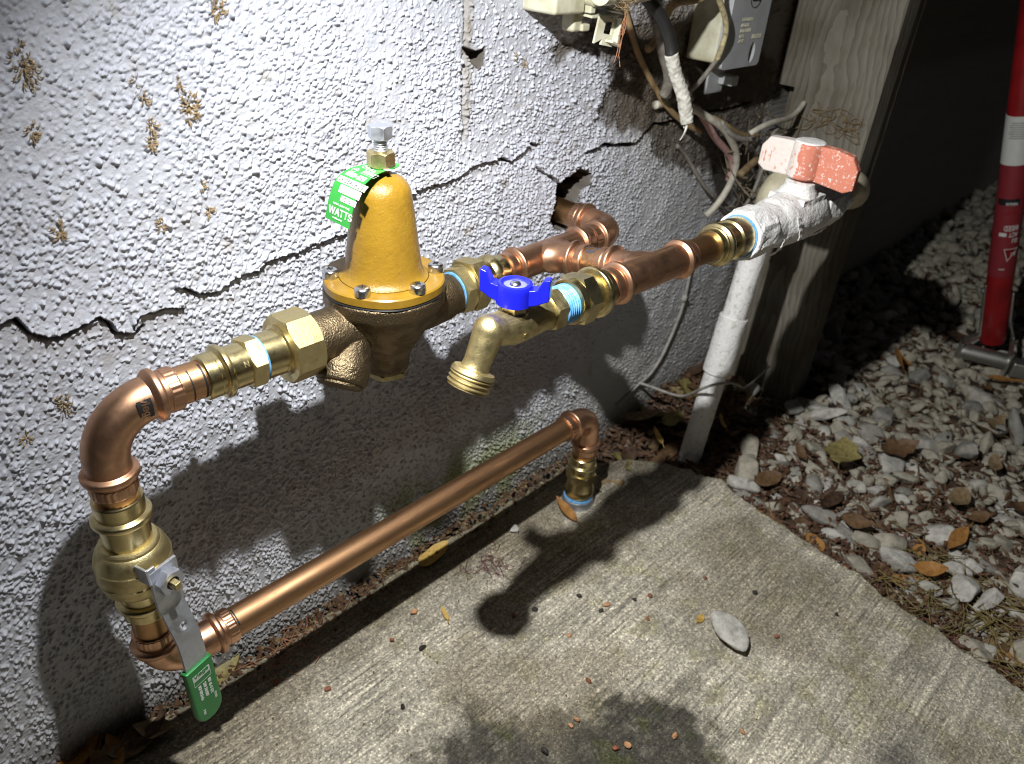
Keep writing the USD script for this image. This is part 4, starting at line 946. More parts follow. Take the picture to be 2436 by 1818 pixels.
rg = trimesh.creation.extrude_polygon(ringp, .0006, engine='earcut'); rg.apply_transform(np.array([[1, 0, 0, 1.093], [0, 0, -1, .0300], [0, 1, 0, .7270], [0, 0, 0, 1.0]])); t.part('emblem_ring', rg, ink, False)
t.part('bracket', cat(box((1.110, .080, .612), (.046, .004, .050), .001), box((1.128, .068, .6070), (.018, .026, .014), .001)), grey_plastic, 30)

t = Thing('cut_cable', 'black cable with its cut lower end coated in rough white overspray', 'cable', (.86, .01, .67))
t.part('bare_length', tube([(.79, .03, .775), (.825, .020, .727), (.843, .015, .712), (.861, .010, .688), (.8655, .006, .668)], .0078, 40, 20), cable_black, True)
pc = tube([(.8640, .0060, .6710), (.8695, .004, .658), (.8785, .001, .642), (.889, -.005, .622), (.897, -.008, .602), (.9020, -.010, .588)], .0084, 60, 26, .0016, 260, 5)
t.part('painted_end', pc, cable_paint, True)
t.part('torn_sheath', cat(tube([(.899, -.012, .590), (.894, -.014, .578), (.887, -.013, .568)], .0022, 12, 6, taper=.0006), tube([(.902, -.004, .590), (.899, -.009, .581)], .0025, 8, 6, taper=.0008)), cable_paint, True)
def cable(pts, r, m, label, n=44, amp=0.0003, catg='cable', seed=1, taper=None, name='cable'):
    return solo(name, tube(pts, r, n, 12, amp, 180, seed, taper), m, label, catg, smooth=True)
cable([(.85, .095, .74), (.879, .090, .700), (.912, .090, .657), (.950, .090, .621), (.978, .085, .593), (1.026, .080, .560), (1.08, .07, .535)], .0042, cable_tan, 'tan cable slanting down the wall behind the cut black cable')
cable([(.960, .020, .755), (.975, .020, .728), (.995, .020, .710), (1.008, .020, .691), (1.015, .025, .666), (1.018, .030, .650)], .0040, plain('flaking_cord', (.52, .46, .26), .7, .4, 150, .0006, 260, dirt=(.22, .19, .12)), 'flaking yellowish cord hanging over the left edge of the grey box', seed=2)
cable([(1.018, .030, .650), (1.016, .040, .632), (1.022, .060, .608), (1.023, .085, .588), (.990, .090, .5825)], .0032, twig, 'dark twig curving from the yellowish cord back to the wall', catg='twig', seed=3, name='twig', taper=.0045)
cable([(.975, .091, .582), (1.000, .091, .5825)], .0058, cable_grey, 'short pale stub sticking out of the wall below the cut cable', n=8, catg='stub', seed=4, name='stub')
cable([(.905, .07, .665), (.918, .060, .698), (.917, .050, .719), (.940, .040, .725), (.965, .030, .736)], .0055, root_mat, 'woody brown root bent over behind the cut black cable', amp=.0012, catg='root', seed=5, name='root')
cable([(.905, .062, .700), (.910, .060, .690), (.927, .060, .661), (.944, .060, .640), (.96, .07, .60)], .0075, twig, 'dirty grey cable hidden behind the overspray coated cut end', amp=.0005, seed=6)
cable([(1.03, .07, .58), (1.075, .055, .558), (1.111, .050, .540), (1.148, .050, .514), (1.172, .050, .491), (1.188, .055, .452), (1.173, .060, .413), (1.15, .07, .385)], .0056, cable_grey, 'grey cable looping beside the pink one left of the post', seed=7)
cable([(1.05, .07, .575), (1.085, .062, .545), (1.110, .060, .524), (1.145, .060, .503), (1.182, .060, .473), (1.19, .064, .44)], .0056, cable_pink, 'pinkish cable under the looping grey one', seed=8)
cable([(1.09, .06, .556), (1.130, .050, .539), (1.159, .050, .527), (1.194, .050, .518), (1.230, .050, .513)], .0042, cable_tan, 'tan cable running level towards the post above the forked pale one', seed=9)
cable([(1.10, .05, .55), (1.130, .045, .530), (1.163, .045, .518), (1.211, .045, .511)], .0045, vine_mat, 'pale kinked cable under the level tan one', seed=10)
cable([(1.164, .030, .529), (1.196, .020, .542), (1.249, .020, .542), (1.335, .03, .558)], .0046, cable_grey, 'straight grey cable reaching the notch in the post', seed=11)
cable([(1.140, .020, .470), (1.165, .020, .479), (1.188, .020, .487)], .0062, LEAF['tan'], 'thick broken pale stick right of the looping grey cable', n=10, amp=.0009, catg='stick', seed=12, name='stick')
cable([(1.06, .095, .51), (1.111, .090, .470), (1.138, .080, .439), (1.177, .070, .408), (1.225, .060, .378), (1.256, .060, .369)], .0036, twig, 'thin knotty twig slanting down to the brass adapter of the white valve', catg='twig', amp=.0010, seed=13, name='twig', taper=.0024)
cable([(1.170, .020, .401), (1.206, .020, .438), (1.217, .020, .470), (1.220, .020, .494), (1.222, .020, .519), (1.239, .020, .528)], .0030, twig, 'upright forked twig rising along the left edge of the post', catg='twig', amp=.0008, seed=14, name='twig')
bits = []
for k in range(60):
    c = np.array([rng.uniform(1.16, 1.33), rng.uniform(.02, .085), 0]); c[2] = .40 + rng.random() ** 1.4 * .17 - .3 * abs(c[0] - 1.2)
    d = unit(rng.normal(0, 1, 3) * [1, .5, .8]) * rng.uniform(.012, .045)
    bits.append(tube([c - d, c + rng.normal(0, .004, 3), c + d], rng.uniform(.0007, .0022), 7, 5, taper=.0006))
solo('twig_debris', cat(*bits), plain('debris_bark', (.20, .16, .11), .8, .5, 80), 'tangle of dry twigs and bark caught behind the pipes left of the post', 'debris', kind='stuff', smooth=True)
# dead vine stems on the wall
solo('vine_stem', cat(tube([(1.176, .091, .308), (1.172, .090, .265), (1.171, .090, .207), (1.153, .090, .151), (1.115, .090, .091), (1.063, .088, .074)], .0030, 50, 8, .0007, 150, 2), tube([(1.063, .088, .074), (1.030, .090, .056), (1.006, .090, .048)], .0022, 14, 8, .0005, 150, 3), lathe((1.168, .089, .21), EZ, [(0, .003), (.004, .0055), (.010, .0055), (.014, .003)], 10)), vine_mat, 'dead grey vine stem clinging to the wall below the white valve', 'vine', smooth=True)
solo('vine_stem', tube([(1.062, .086, .075), (1.077, .060, .070), (1.080, .020, .074), (1.052, -.030, .117), (1.030, -.071, .161), (1.088, -.078, .144), (1.190, -.062, .088), (1.259, -.055, .084), (1.299, -.050, .083)], .0027, 70, 8, .0005, 150, 4, taper=.0018), vine_mat, 'loose vine stem bent across the front of the white upright pipe', 'vine', smooth=True)
# remains of climbing roots stuck to the paint
RM = [(.180, .695, .030, 46), (.333, .727, .022, 34), (.297, .653, .026, 60), (.262, .643, .012, 14), (.260, .629, .012, 20), (.261, .664, .010, 10), (.256, .678, .007, 5), (.175, .571, .018, 26), (.255, .559, .013, 22), (.300, .562, .009, 12), (.175, .649, .013, 14), (.292, .672, .010, 9), (.297, .586, .008, 8), (.143, .419, .020, 22), (.108, .400, .012, 10), (.705, .655, .012, 9), (.69, .665, .008, 6)]
RL = ['large brown patch of dried rootlets nearest the top left corner of the wall', 'brown rootlet patch at the top edge of the picture, left of the wall seam', 'densest brown rootlet patch on the wall, up and left of the regulator bolt',
      'small brown rootlet patch left of the densest one', 'compact brown rootlet patch just below left of the densest one', 'short rootlet streak above left of the densest patch', 'tiny rootlet scrap highest of the small group left of the densest patch',
      'spidery brown rootlet patch at mid height near the left edge, above the crack', 'brown rootlet patch above the crack, halfway between left edge and green tag', 'faint brown rootlet fleck just left of the green tag', 'brown rootlet patch near the left edge under the big top left one',
      'thin rootlet streak above right of the densest patch', 'rootlet fleck left of the bolt, between tag and densest patch', 'brown rootlet patch beside the big copper elbow under the crack', 'faint rootlet scrap low at the left edge beside the copper elbow',
      'brown rootlet patch right of the wall seam below the cable box', 'small rootlet fleck beside the patch right of the wall seam']
for k, (x, z, s_, n) in enumerate(RM):
    (x, z), = on_wall([(x, z)])
    fs = []
    for q in range(int(n * 1.3)):
        a = rng.uniform(0, 2 * np.pi); r = s_ * (.02 + .50 * rng.random()); c = np.array([x + math.cos(a) * r * .55, 0, z + math.sin(a) * r])
        l = rng.uniform(.0022, .0050); b = a + rng.normal(0, .35)
        pts = [[c[0], WALL_Y - .0008, c[2]], [c[0] + .5 * l * math.cos(b), WALL_Y - .0030, c[2] + .5 * l * math.sin(b) - .0006], [c[0] + l * math.cos(b + .15), WALL_Y - .0024, c[2] + l * math.sin(b + .15)]]
        fs.append(tube(pts, rng.uniform(.0004, .0008), 6, 5, taper=.0003))
    solo('rootlet_patch', cat(*fs), root_mat, RL[k] if k < len(RL) else None, 'rootlets', 'rootlet patches on the wall', smooth=True)

# ---------------------------------------------------------------- red handled garden tool
PA, PB = np.array([1.850, -.309, .060]), np.array([1.746, -.200, .591]); pd = unit(PB - PA); PL = np.linalg.norm(PB - PA)
t = Thing('garden_tool', 'red handled weeding tool with grey metal roller head standing on the white stones', 'garden tool', PA)
t.part('handle', lathe(PA - pd * .002, pd, [(0, .0235), (.004, .0250), (1.35, .0250), (1.36, .020)], 48), red_paint, 30)
def band(t0, t1, dr=.0003): return lathe(PA, pd, [(PL * t0, .0250), (PL * t0, .0250 + dr), (PL * t1, .0250 + dr), (PL * t1, .0250)], 48)
t.part('printed_sleeve', band(.30, .735), red_label, 30)
wl = t.part('white_label', band(.735, .905, .0006), tag_white, 30)
toC = unit((CAM - PA) - pd * ((CAM - PA) @ pd))
def ptext(s_, h_, tt_, ang=0, w=None, m=tag_white, under=None, rr=.0255, d_=.0003):
    t.part('lettering', wrap_text(s_, h_, PA + pd * PL * tt_, pd, rr, ang, up=toC, along=False, flip=True, width=w, depth=d_), m, False, under=under)
for k in range(9):
    t.part('barcode_bar', patch_on_tube(PA, pd, .0257, PL * (.780 + k * .0125), PL * (.780 + k * .0125 + (.004, .007, .003)[k % 3]), 52, 88, up=toC), ink, True, under=wl)
for k in range(9):
    t.part('small_print', patch_on_tube(PA, pd, .0257, PL * (.822 + k * .0075), PL * (.822 + k * .0075 + .0028), -42 + (k * 37 % 11), 24, up=toC), plain('print_grey', (.20, .20, .19), .6) if k == 0 else stage_print, True, under=wl) if k else None
    if k == 0: stage_print = plain('print_grey', (.20, .20, .19), .6)
t.part('black_strip', patch_on_tube(PA, pd, .0256, PL * .588, PL * .612, -52, 40, up=toC), ink, True)
ptext('PREMIUM', .0055, .594, 8, .020, rr=.0257)
ptext('47 IN. HANDLE', .0034, .556, 8, .020, red_paint); ptext('WITH GRIP', .0034, .566, 10, .014, red_paint)
ptext('WEED', .0105, .500, 20, .027); ptext('ACT', .0088, .474, 30, .017); ptext('QU', .0088, .450, 40, .012)
t.part('arrow', patch_on_tube(PA, pd, .0257, PL * .468, PL * .482, -28, 2, up=toC), tag_white, True)
tri = Polygon([(-.014, -.010), (.014, -.010), (-.006, .018)])
def ppoly(p, tt_, ang, m, rr=.0256, name='logo_triangle'):
    g = trimesh.creation.extrude_polygon(p, .0002, engine='earcut').subdivide_to_size(.004, max_iter=8); v = g.vertices; U = toC; Vv = np.cross(pd, U)
    a = math.radians(ang) + v[:, 0] / rr
    g.vertices = PA + (PL * tt_ - v[:, 1])[:, None] * pd + (rr + v[:, 2])[:, None] * (np.cos(a)[:, None] * U + np.sin(a)[:, None] * Vv); t.part(name, trimesh.Trimesh(g.vertices, g.faces, process=False), m, False)
ppoly(tri, .400, 30, red_paint); ppoly(tri.difference(tri.buffer(-.0012)), .400, 30, tag_white, .0259); ptext('AC', .0075, .395, 40, .011, rr=.0259)
ptext('SINCE', .0030, .335, 0, .011)
# metal head: bracket plates, axle roller, blade arm
r0, r1 = np.array([1.757, -.271, .050]), np.array([1.790, -.360, .050]); rdv = unit(r1 - r0)
head = [lathe(r0, rdv, [(0, .0165), (.012, .0175), (.085, .0165), (.095, .0170)], 32)]
t.part('roller', head[0], steel_dull, 30)
def plate(pts, th, side):
    P = np.asarray(pts, float); return cat(*[orient(mani(m3.Manifold.batch_hull([m3.Manifold.sphere(th, 10).translate(tuple(q)) for q in seg_])), (0, 0, 0), EZ, up=EX) if False else mani(m3.Manifold.batch_hull([m3.Manifold.sphere(th, 10).translate(tuple(q)) for q in seg_])) for seg_ in pts])
def quad(a, b, w0, w1, n):  # flat bar from a to b, widths w0, w1 across n
    n = unit(n); a, b = np.asarray(a), np.asarray(b); return [a - n * w0 / 2, a + n * w0 / 2, b - n * w1 / 2, b + n * w1 / 2]
acr = unit(np.cross(rdv, EZ))
t.part('left_bracket', plate([quad(r0 + [0, 0, -.022], r0 + [0, 0, .022], .030, .030, acr), quad(r0 + [0, 0, .022], PA + rdv * -.027 + [0, 0, .005], .030, .022, acr), quad(PA + rdv * -.027 + [0, 0, .005], PA + rdv * -.0265 + pd * .13, .022, .016, acr)], .0022, 0), steel_dull, 30)
t.part('right_bracket', plate([quad(r1 + [0, 0, -.030], r1 + [0, 0, .020], .034, .034, acr), quad(r1 + [0, 0, .020], PA + rdv * .034 + [0, 0, .020], .034, .036, acr), quad(PA + rdv * .034 + [0, 0, .020], PA + rdv * .0275 + pd * .060, .036, .040, acr), quad(PA + rdv * .0275 + pd * .060, PA + rdv * .0275 + pd * .125, .040, .018, acr)], .0024, 0), steel_dull, 30)
t.part('rivet', cat(lathe(PA + rdv * .030 + pd * .050, rdv, [(0, .008), (.003, .007), (.005, .003)], 20), lathe(PA + rdv * -.029 + pd * .115, -rdv, [(0, .008), (.003, .006), (.005, .003)], 20)), steel, 40)
t.part('blade_arm', box(r1 + rdv * .075 + np.array([-.006, 0, -.008]), (.034, .130, .034), .004, rotz(math.atan2(rdv[1], rdv[0]) + math.pi / 2)), steel_dull, 30)

# ---------------------------------------------------------------- leaves
def leaf(c, length, width, heading, tilt=0.0, roll=0.0, curl=.3, fold=.25, seed=0, wav=.06, lobed=0.0):
    """a dry leaf: pointed blade with a folded midrib, curled along its length; c its middle, heading in degrees"""
    g = np.random.default_rng(seed); n, m = 15, 7
    u = np.linspace(0, 1, n); w = np.linspace(-1, 1, m); Uu, Ww = np.meshgrid(u, w, indexing='ij')
    prof = np.sin(np.pi * np.clip(u, .0, 1) ** .85) ** .8 * (1 + lobed * np.sin(u * 19)) + .02
    x = (Uu - .5) * length; y = Ww * width / 2 * prof[:, None] * (1 + .08 * np.sin(9 * Uu + seed))
    z = curl * length * ((Uu - .5) ** 2 - .08) * 2 + fold * np.abs(y) + wav * width * np.sin(7 * Uu + seed * 1.3) * Ww
    a = np.stack([x, y, z], -1).reshape(-1, 3); b = a - [0, 0, .0006]
    i, j = np.meshgrid(np.arange(n - 1), np.arange(m - 1), indexing='ij'); k = (i * m + j).ravel(); q = np.stack([k, k + m, k + m + 1, k + 1], 1); N = n * m
    f = np.vstack([q[:, [0, 1, 2]], q[:, [0, 2, 3]]])
    rim = np.r_[np.arange(m), np.arange(m, n * m, m) + m - 1, np.arange(n * m - 2, (n - 1) * m - 1, -1), np.arange((n - 2) * m, 0, -m)]; rn = np.roll(rim, -1)
    side = np.vstack([np.stack([rim, rim + N, rn + N], 1), np.stack([rim, rn + N, rn], 1)])
    st = sweep(spline([(-length * .5, 0, z[0, m // 2]), (-length * .62, .002, z[0, m // 2] + .002), (-length * .74, .001, z[0, m // 2])], 6), .0006, 5)
    msh = cat(trimesh.Trimesh(np.vstack([a, b]), np.vstack([f, f[:, ::-1] + N, side]), process=False), st)
    R_ = rotz(math.radians(heading)) @ roty(math.radians(-tilt)) @ rotx(math.radians(roll)); T_ = np.eye(4); T_[:3, :3] = R_; msh.apply_transform(T_)
    lo = msh.vertices[:, 2].min(); msh.apply_translation(np.array([c[0], c[1], c[2] - lo])); return msh
def put_leaf(mat, label, *a, group=None, name='leaf', **k): solo(name, leaf(*a, **k), LEAF[mat], label, 'leaf', group, smooth=True)
put_leaf('yellow', 'yellow leaf lying on the slab half under the shadow of the long pipe', (.540, .064, .002), .064, .026, 8, 0, 4, .10, .12, seed=1)
put_leaf('olive', 'pale yellowish leaf behind the green lever grip at the foot of the wall', (.226, .088, .000), .064, .020, 25, 8, 14, .2, .2, seed=2)
put_leaf('orange', 'orange leaf leaning at the foot of the short upright brass adapter', (.752, -.008, .002), .052, .017, 84, 18, 0, .12, .2, seed=3)
put_leaf('tan', 'curled tan leaf just right of the upright brass adapter', (.860, -.012, -.004), .056, .034, -20, 4, 8, .35, .25, seed=4)
put_leaf('orange', 'orange brown leaf at the bottom left corner below the wall', (.066, .084, .002), .058, .022, 35, 10, -12, .3, .3, seed=5)
put_leaf('brown', 'crumpled brown leaf at the bottom left corner beside the orange one', (.094, .100, -.002), .075, .036, 12, 6, 20, .35, .3, seed=6)
put_leaf('dark', 'dark wet leaf in the bottom left corner against the wall', (.048, .108, -.002), .06, .032, -10, 4, 10, .3, .2, seed=66)
put_leaf('yellow', 'slender yellow orange leaf standing on the litter left of the white upright pipe', (1.013, .002, .012), .036, .012, 75, 35, 0, .15, .3, seed=7)
put_leaf('yellow', 'small bright yellow leaf in the dark litter right of the white upright pipe', (1.147, -.050, .014), .030, .015, 60, 30, 30, .3, .3, seed=8)
put_leaf('olive', 'broad olive brown leaf with notched edges on the white stones', (1.215, -.250, .030), .075, .055, 20, 6, -8, .2, .12, seed=9, lobed=.18)
put_leaf('orange', 'russet leaf standing upright against a white stone beyond the post', (1.56, -.205, .040), .060, .026, 100, 55, 0, .15, .3, seed=10)
put_leaf('olive', 'round greenish yellow leaf against the foot of the white upright pipe', (1.075, .012, .016), .044, .030, -40, 30, 20, .25, .15, seed=11)
put_leaf('tan', 'long grey tan leaf leaning against the wall left of the white upright pipe', (1.035, .055, .014), .085, .022, -58, 22, 15, .25, .3, seed=12)
put_leaf('yellow', 'slim yellow leaf fallen flat on the open slab', (.479, -.029, .002), .026, .007, 70, 0, 0, .1, .15, seed=13)
put_leaf('yellow', 'tiny yellow leaf on the slab beside the lone white stone', (.729, -.272, .002), .018, .010, 10, 0, 5, .2, .2, seed=14)
put_leaf('orange', 'rusty leaf wedged between the white stones and the slab corner', (1.075, -.462, -.004), .046, .026, -70, 20, 20, .35, .25, seed=15)
put_leaf('brown', 'dark brown oak leaf lying among the stones right of the olive leaf', (1.31, -.315, .026), .075, .040, -35, 8, 10, .35, .25, seed=16, lobed=.2)
for k in range(46):     # heap in the corner by the upright pipe
    x, y = rng.uniform(.86, 1.32), rng.uniform(-.085, .09)
    if (x - 1.055) ** 2 + (y + .046) ** 2 < .0011: x += .05
    put_leaf(['brown', 'tan', 'brown', 'dark', 'tan', 'olive'][k % 6], 'dry brown leaf in the heap around the foot of the white upright pipe', (x, y, float(ground_z(x, y)) + rng.uniform(.002, .022)), rng.uniform(.035, .075), rng.uniform(.016, .034), rng.uniform(0, 360), rng.uniform(-20, 28), rng.uniform(-30, 30), rng.uniform(.1, .5), rng.uniform(.1, .4), group='leaves heaped by the upright pipe', seed=100 + k)
for k in range(12):
    put_leaf(['brown', 'tan', 'orange', 'dark'][k % 4], 'crumpled brown leaf piled in the bottom left corner under the wall', (rng.uniform(.0, .15), rng.uniform(.045, .088), .001 + rng.uniform(0, .010)), rng.uniform(.03, .06), rng.uniform(.014, .028), rng.uniform(0, 360), rng.uniform(-10, 25), rng.uniform(-25, 25), rng.uniform(.2, .5), rng.uniform(.15, .4), group='leaves in the bottom left corner', seed=700 + k)
for k in range(64):     # strip of litter along the slab edge
    s_ = rng.random(); y = -.08 - .62 * s_; x = np.interp(y, [-.62, -.515, -.436, -.319, -.241, -.15], [.953, .968, .981, .999, 1.006, 1.0]) + .012 + rng.random() ** 1.5 * .14
    put_leaf(['brown', 'dark', 'tan', 'brown', 'orange'][k % 5], 'dry leaf in the brown litter along the edge of the slab', (x, y, float(ground_z(x, y)) + rng.uniform(.0, .010)), rng.uniform(.025, .06), rng.uniform(.010, .026), rng.uniform(0, 360), rng.uniform(-14, 18), rng.uniform(-22, 22), rng.uniform(.1, .45), rng.uniform(.1, .35), group='leaves along the slab edge', seed=300 + k)
for k in range(30):
    x, y = 1.08 + rng.random() ** 1.5 * 1.2, rng.uniform(-.72, -.14)
    put_leaf(['brown', 'tan', 'dark', 'orange'][k % 4], 'dry leaf scattered on the white stones', (x, y, float(ground_z(x, y)) + rng.uniform(.022, .034)), rng.uniform(.03, .07), rng.uniform(.014, .034), rng.uniform(0, 360), rng.uniform(-20, 20), rng.uniform(-25, 25), rng.uniform(.1, .5), rng.uniform(.1, .35), group='leaves on the white stones', seed=500 + k)

# ---------------------------------------------------------------- stones
ico2, ico1 = trimesh.creation.icosphere(3, 1.0), trimesh.creation.icosphere(1, 1.0)
def stone(seed, size, ico=None):
    g = np.random.default_rng(seed); m = (ico or ico2).copy(); d = m.vertices
    n = g.normal(0, 1, (11, 3)); n /= np.linalg.norm(n, axis=1, keepdims=True); hh = g.uniform(.60, 1.0, 11)
    p = 13; r = (np.maximum(d @ n.T / hh, 1e-3) ** p).sum(1) ** (-1 / p); r = np.minimum(r, 1.25)
    v = d * r[:, None] * (1 + .16 * (meshkit.fbm(d * 2.2 + seed, 3, seed % 97) - .5)[:, None] + .10 * (meshkit.fbm(d * 7 + seed, 3, seed % 89) - .5)[:, None])
    m.vertices = v * size; return m
def place(m, x, y, z, rz, rx=0, ry=0):
    T_ = np.eye(4); T_[:3, :3] = rotz(rz) @ rotx(rx) @ roty(ry); m.apply_transform(T_); lo = m.vertices[:, 2].min(); m.apply_translation([x, y, z - lo]); return m
def seen(x, y, z=.02, mx=.54, my=.41):
    q = np.array([x, y, z]) - CAM; c = np.array([RIGHT @ q, DOWN @ q, FWD @ q]); f_ = 36 / 36 * cam.GetFocalLengthAttr().Get() / 36
    u, w = c[0] / c[2] * f_, c[1] / c[2] * f_
    return c[2] > 0 and -mx < u < mx and -my < w < my
sr = np.random.default_rng(41); pos = []; P_ = np.zeros((0, 3))
edge_x = lambda y: np.interp(y, [-2, -.62, -.515, -.436, -.319, -.241, -.15, -.06, .1], [.94, .953, .968, .981, .999, 1.006, 1.02, 1.22, 1.30])
for k in range(42000):
    x = 1.0 + sr.random() ** 1.3 * 3.2; y = sr.uniform(-1.35, .12)
    dd = x - edge_x(y)
    if dd < .03 or not seen(x, y, .02, .85, .75): continue
    if 1.33 < x < 1.46 and y > -.115: continue
    if dd < .24 and sr.random() > .12 + dd * 2.6: continue
    s_ = sr.uniform(.008, .0145) if sr.random() < .55 else sr.uniform(.0135, .0240)
    if len(P_) and np.any((P_[:, 0] - x) ** 2 + (P_[:, 1] - y) ** 2 < ((P_[:, 2] + s_) * (.62 if x < 1.9 else .70)) ** 2): continue
    pos.append((x, y, s_)); P_ = np.vstack([P_, [x, y, s_]])
order = sorted(range(len(pos)), key=lambda i: (0 if seen(pos[i][0], pos[i][1], .02, .51, .385) else 99) + (pos[i][0] ** 2 + (pos[i][1] + .55) ** 2) / pos[i][2] ** 2)
far = []
for rank, i in enumerate(order):
    x, y, s_ = pos[i]; g = np.random.default_rng(900 + i)
    size = s_ * np.array([g.uniform(1.05, 1.75), g.uniform(.70, 1.0), g.uniform(.5, .8)])
    m = stone(1000 + i, size, None if rank < 140 else trimesh.creation.icosphere(2 if seen(x, y) else 1, 1.0))
    place(m, x, y, float(ground_z(x, y)) - .010 + g.uniform(-.004, .012), g.uniform(0, 6.28), g.normal(0, .34), g.normal(0, .34))
    if rank < 298: solo('white_stone', m, STONE[g.integers(0, 4)], 'rounded whitish landscaping stone in the gravel bed right of the slab', 'stone', 'white stones of the gravel bed', smooth=38)
    else: far.append(m)
if far: solo('gravel', cat(*far), STONE[1], 'more distant whitish landscaping stones of the gravel bed', 'gravel', kind='stuff', smooth=38)
m = stone(77, np.array([.030, .0165, .012])); m.vertices += np.array([0, .35, 0]) * (m.vertices[:, :1] ** 2) * 14
place(m, .733, -.316, .0, math.radians(58)); solo('pebble', m, STONE[3], 'lone smooth white pebble lying on the open slab', 'stone', smooth=40)

# crumbs on the slab
CR = [(.401, -.016, 'red'), (.421, -.051, 'dark'), (.637, -.133, 'dark'), (.640, -.170, 'dark'), (.654, -.168, 'orange'), (.575, -.107, 'dark'), (.575, -.167, 'orange'), (.676, -.222, 'red'), (.711, -.201, 'red'), (.540, -.229, 'red'), (.488, -.253, 'orange'), (.477, -.254, 'orange'), (.556, -.346, 'orange'), (.506, -.315, 'orange'), (.492, -.308, 'red'), (.431, -.254, 'dark'), (.545, -.094, 'red'), (.80, -.235, 'red'), (.83, -.30, 'dark'), (.69, -.19, 'dark'), (.35, -.10, 'dark'), (.30, -.02, 'red'), (.26, .03, 'red'), (.45, .0, 'orange'), (.78, -.36, 'red'), (.88, -.40, 'dark'), (.62, -.40, 'orange'), (.52, -.42, 'red')]
crm = {'red': plain('crumb_russet', (.28, .10, .05), .7, .4, 200), 'dark': plain('crumb_black', (.035, .032, .028), .7, .4, 200), 'orange': plain('crumb_orange', (.52, .27, .13), .7, .3, 200)}
for k, (x, y, c) in enumerate(CR):
    m = stone(2000 + k, np.array([.0042, .0030, .0026]) * rng.uniform(.75, 1.2), trimesh.creation.icosphere(2, 1.0)); place(m, x, y, .0, rng.uniform(0, 6))
    solo('crumb', m, crm[c], {'red': 'reddish brown crumb of bark lying on the slab', 'dark': 'blackish crumb lying on the slab', 'orange': 'small orange wood crumb lying on the slab'}[c], 'crumb', {'red': 'reddish crumbs on the slab', 'dark': 'black crumbs on the slab', 'orange': 'orange crumbs on the slab'}[c], smooth=30)
m = stone(2101, np.array([.0075, .006, .005])); place(m, .663, .020, .0, 1.0); solo('pebble', m, STONE[3], 'tiny white pebble on the slab edge near the upright brass adapter', 'stone', smooth=40)

# ---------------------------------------------------------------- fine litter that nobody could count
def litter(name, label, catg, n, place_fn, mat, l0, l1, w0, w1, seed):
    g = np.random.default_rng(seed); V_, F_ = [], []
    for k in range(n):
        x, y, z = place_fn(g); l, w = g.uniform(l0, l1) / 2, g.uniform(w0, w1) / 2; a = g.uniform(0, 6.28); ca, sa = math.cos(a), math.sin(a); t1, t2 = g.normal(0, .3), g.normal(0, .3)
        q = np.array([[-l, 0, 0], [0, -w, .1 * w], [l, 0, 0], [0, w, .1 * w], [0, 0, w * .9 + .0006]]); q[:, 2] += q[:, 0] * t1 + q[:, 1] * t2
        b = len(V_) * 5; V_.append(q @ np.array([[ca, sa, 0], [-sa, ca, 0], [0, 0, 1]]) + [x, y, z]); F_ += [(b, b + 1, b + 4), (b + 1, b + 2, b + 4), (b + 2, b + 3, b + 4), (b + 3, b, b + 4), (b, b + 3, b + 2), (b, b + 2, b + 1)]
    solo(name, trimesh.Trimesh(np.vstack(V_), np.array(F_), process=False), mat, label, catg, kind='stuff', smooth=False)
def near_edge(g):
    y = g.uniform(-.72, -.04); x = np.interp(y, [-.62, -.515, -.436, -.319, -.241, -.15, -.05], [.953, .968, .981, .999, 1.006, 1.0, .93]) + .004 + g.random() ** 1.6 * .30
    return x, y, float(ground_z(x, y)) + .004 + g.random() * .010
def near_wall(g):
    x = g.uniform(.02, .9); y = .082 + g.normal(0, .012); return x, min(y, .102), -.002 + g.random() * .004
def heap(g):
    x, y = g.uniform(.84, 1.33), g.uniform(-.12, .10); return x, y, float(ground_z(x, y)) + .004 + g.random() * .016
def on_slab(g):
    x, y = g.uniform(.05, .95), g.uniform(-.6, .08); return x, y, .0012
def among(g):
    x, y = 1.05 + g.random() ** 1.3 * 1.8, g.uniform(-1.0, -.05); return x, y, float(ground_z(x, y)) + .003 + g.random() * .017
brown_bits = leaf_mat('bits_brown', (.17, .095, .05), (.09, .05, .03)); red_bits = leaf_mat('bits_russet', (.24, .09, .055), (.15, .055, .035)); tan_bits = leaf_mat('bits_tan', (.34, .25, .12), (.20, .14, .07))
litter('mulch', 'brown shreds of bark and leaf along the slab edge', 'mulch', 2600, near_edge, brown_bits, .006, .030, .002, .010, 1)
litter('mulch', 'russet bark shreds along the slab edge', 'mulch', 1500, near_edge, red_bits, .005, .018, .0015, .005, 2)
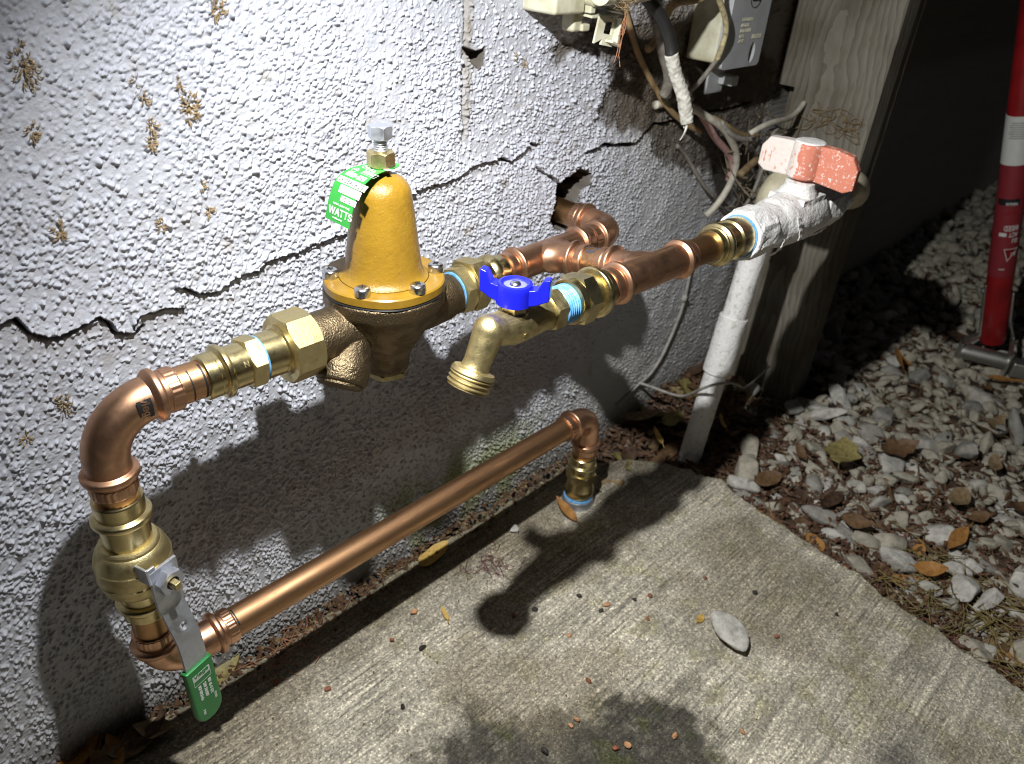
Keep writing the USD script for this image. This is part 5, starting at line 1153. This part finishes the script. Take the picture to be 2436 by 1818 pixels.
litter('litter', 'crumbled leaf litter in the joint between slab and wall', 'litter', 900, near_wall, brown_bits, .004, .016, .002, .007, 3)
litter('litter', 'tan leaf crumbs in the joint between slab and wall', 'litter', 260, near_wall, tan_bits, .004, .013, .002, .006, 4)
litter('litter', 'broken leaves heaped around the upright pipe', 'litter', 1500, heap, brown_bits, .008, .030, .003, .012, 5)
litter('litter', 'brown crumbs of leaf between the white stones', 'litter', 4600, among, brown_bits, .006, .034, .002, .011, 6)
litter('grit', 'fine pale grit and crumbs strewn over the slab', 'grit', 260, on_slab, tan_bits, .0015, .004, .001, .003, 7)
def straws(name, label, n, fn, mat, seed, lmin, lmax, r):
    g = np.random.default_rng(seed); ms = []
    for k in range(n):
        c = np.array(fn(g)); a = g.uniform(0, 6.28); l = g.uniform(lmin, lmax); d = np.array([math.cos(a), math.sin(a), g.normal(0, .12)])
        ms.append(sweep(spline([c - d * l / 2, c + g.normal(0, .05, 3) * l * [1, 1, .2] + [0, 0, .003], c + d * l / 2], 6), r * g.uniform(.6, 1.2), 4, False))
    solo(name, cat(*ms), mat, label, 'dry grass' if 'grass' in name else 'roots', kind='stuff', smooth=True)
def edge_low(g):
    y = g.uniform(-.68, -.40); x = np.interp(y, [-.62, -.515, -.436], [.953, .968, .981]) + .02 + g.random() * .14; return x, y, float(ground_z(x, y)) + .012 + g.random() * .01
straws('dry_grass', 'dry grass blades matted along the slab edge', 150, edge_low, leaf_mat('straw', (.36, .29, .12), (.22, .17, .06)), 8, .03, .09, .0009)
straws('dry_grass', 'straw stems scattered over the white stones', 260, among, LEAF['tan'], 9, .03, .12, .0008)
def needle(g):
    x = g.normal(.30, .035); return x, .060 + g.normal(0, .016) + (x - .30) * .1, .0022
straws('fine_roots', 'reddish fibres on the slab beside the lower left elbow', 46, needle, fibre_mat, 10, .012, .045, .0005)
def patch2(g): return g.normal(.585, .022), g.normal(-.008, .014), .0018
straws('fine_roots', 'dark red fibres matted on the slab under the pipe shadow', 70, patch2, plain('fibre_dark', (.16, .06, .06), .8), 11, .008, .025, .0004)
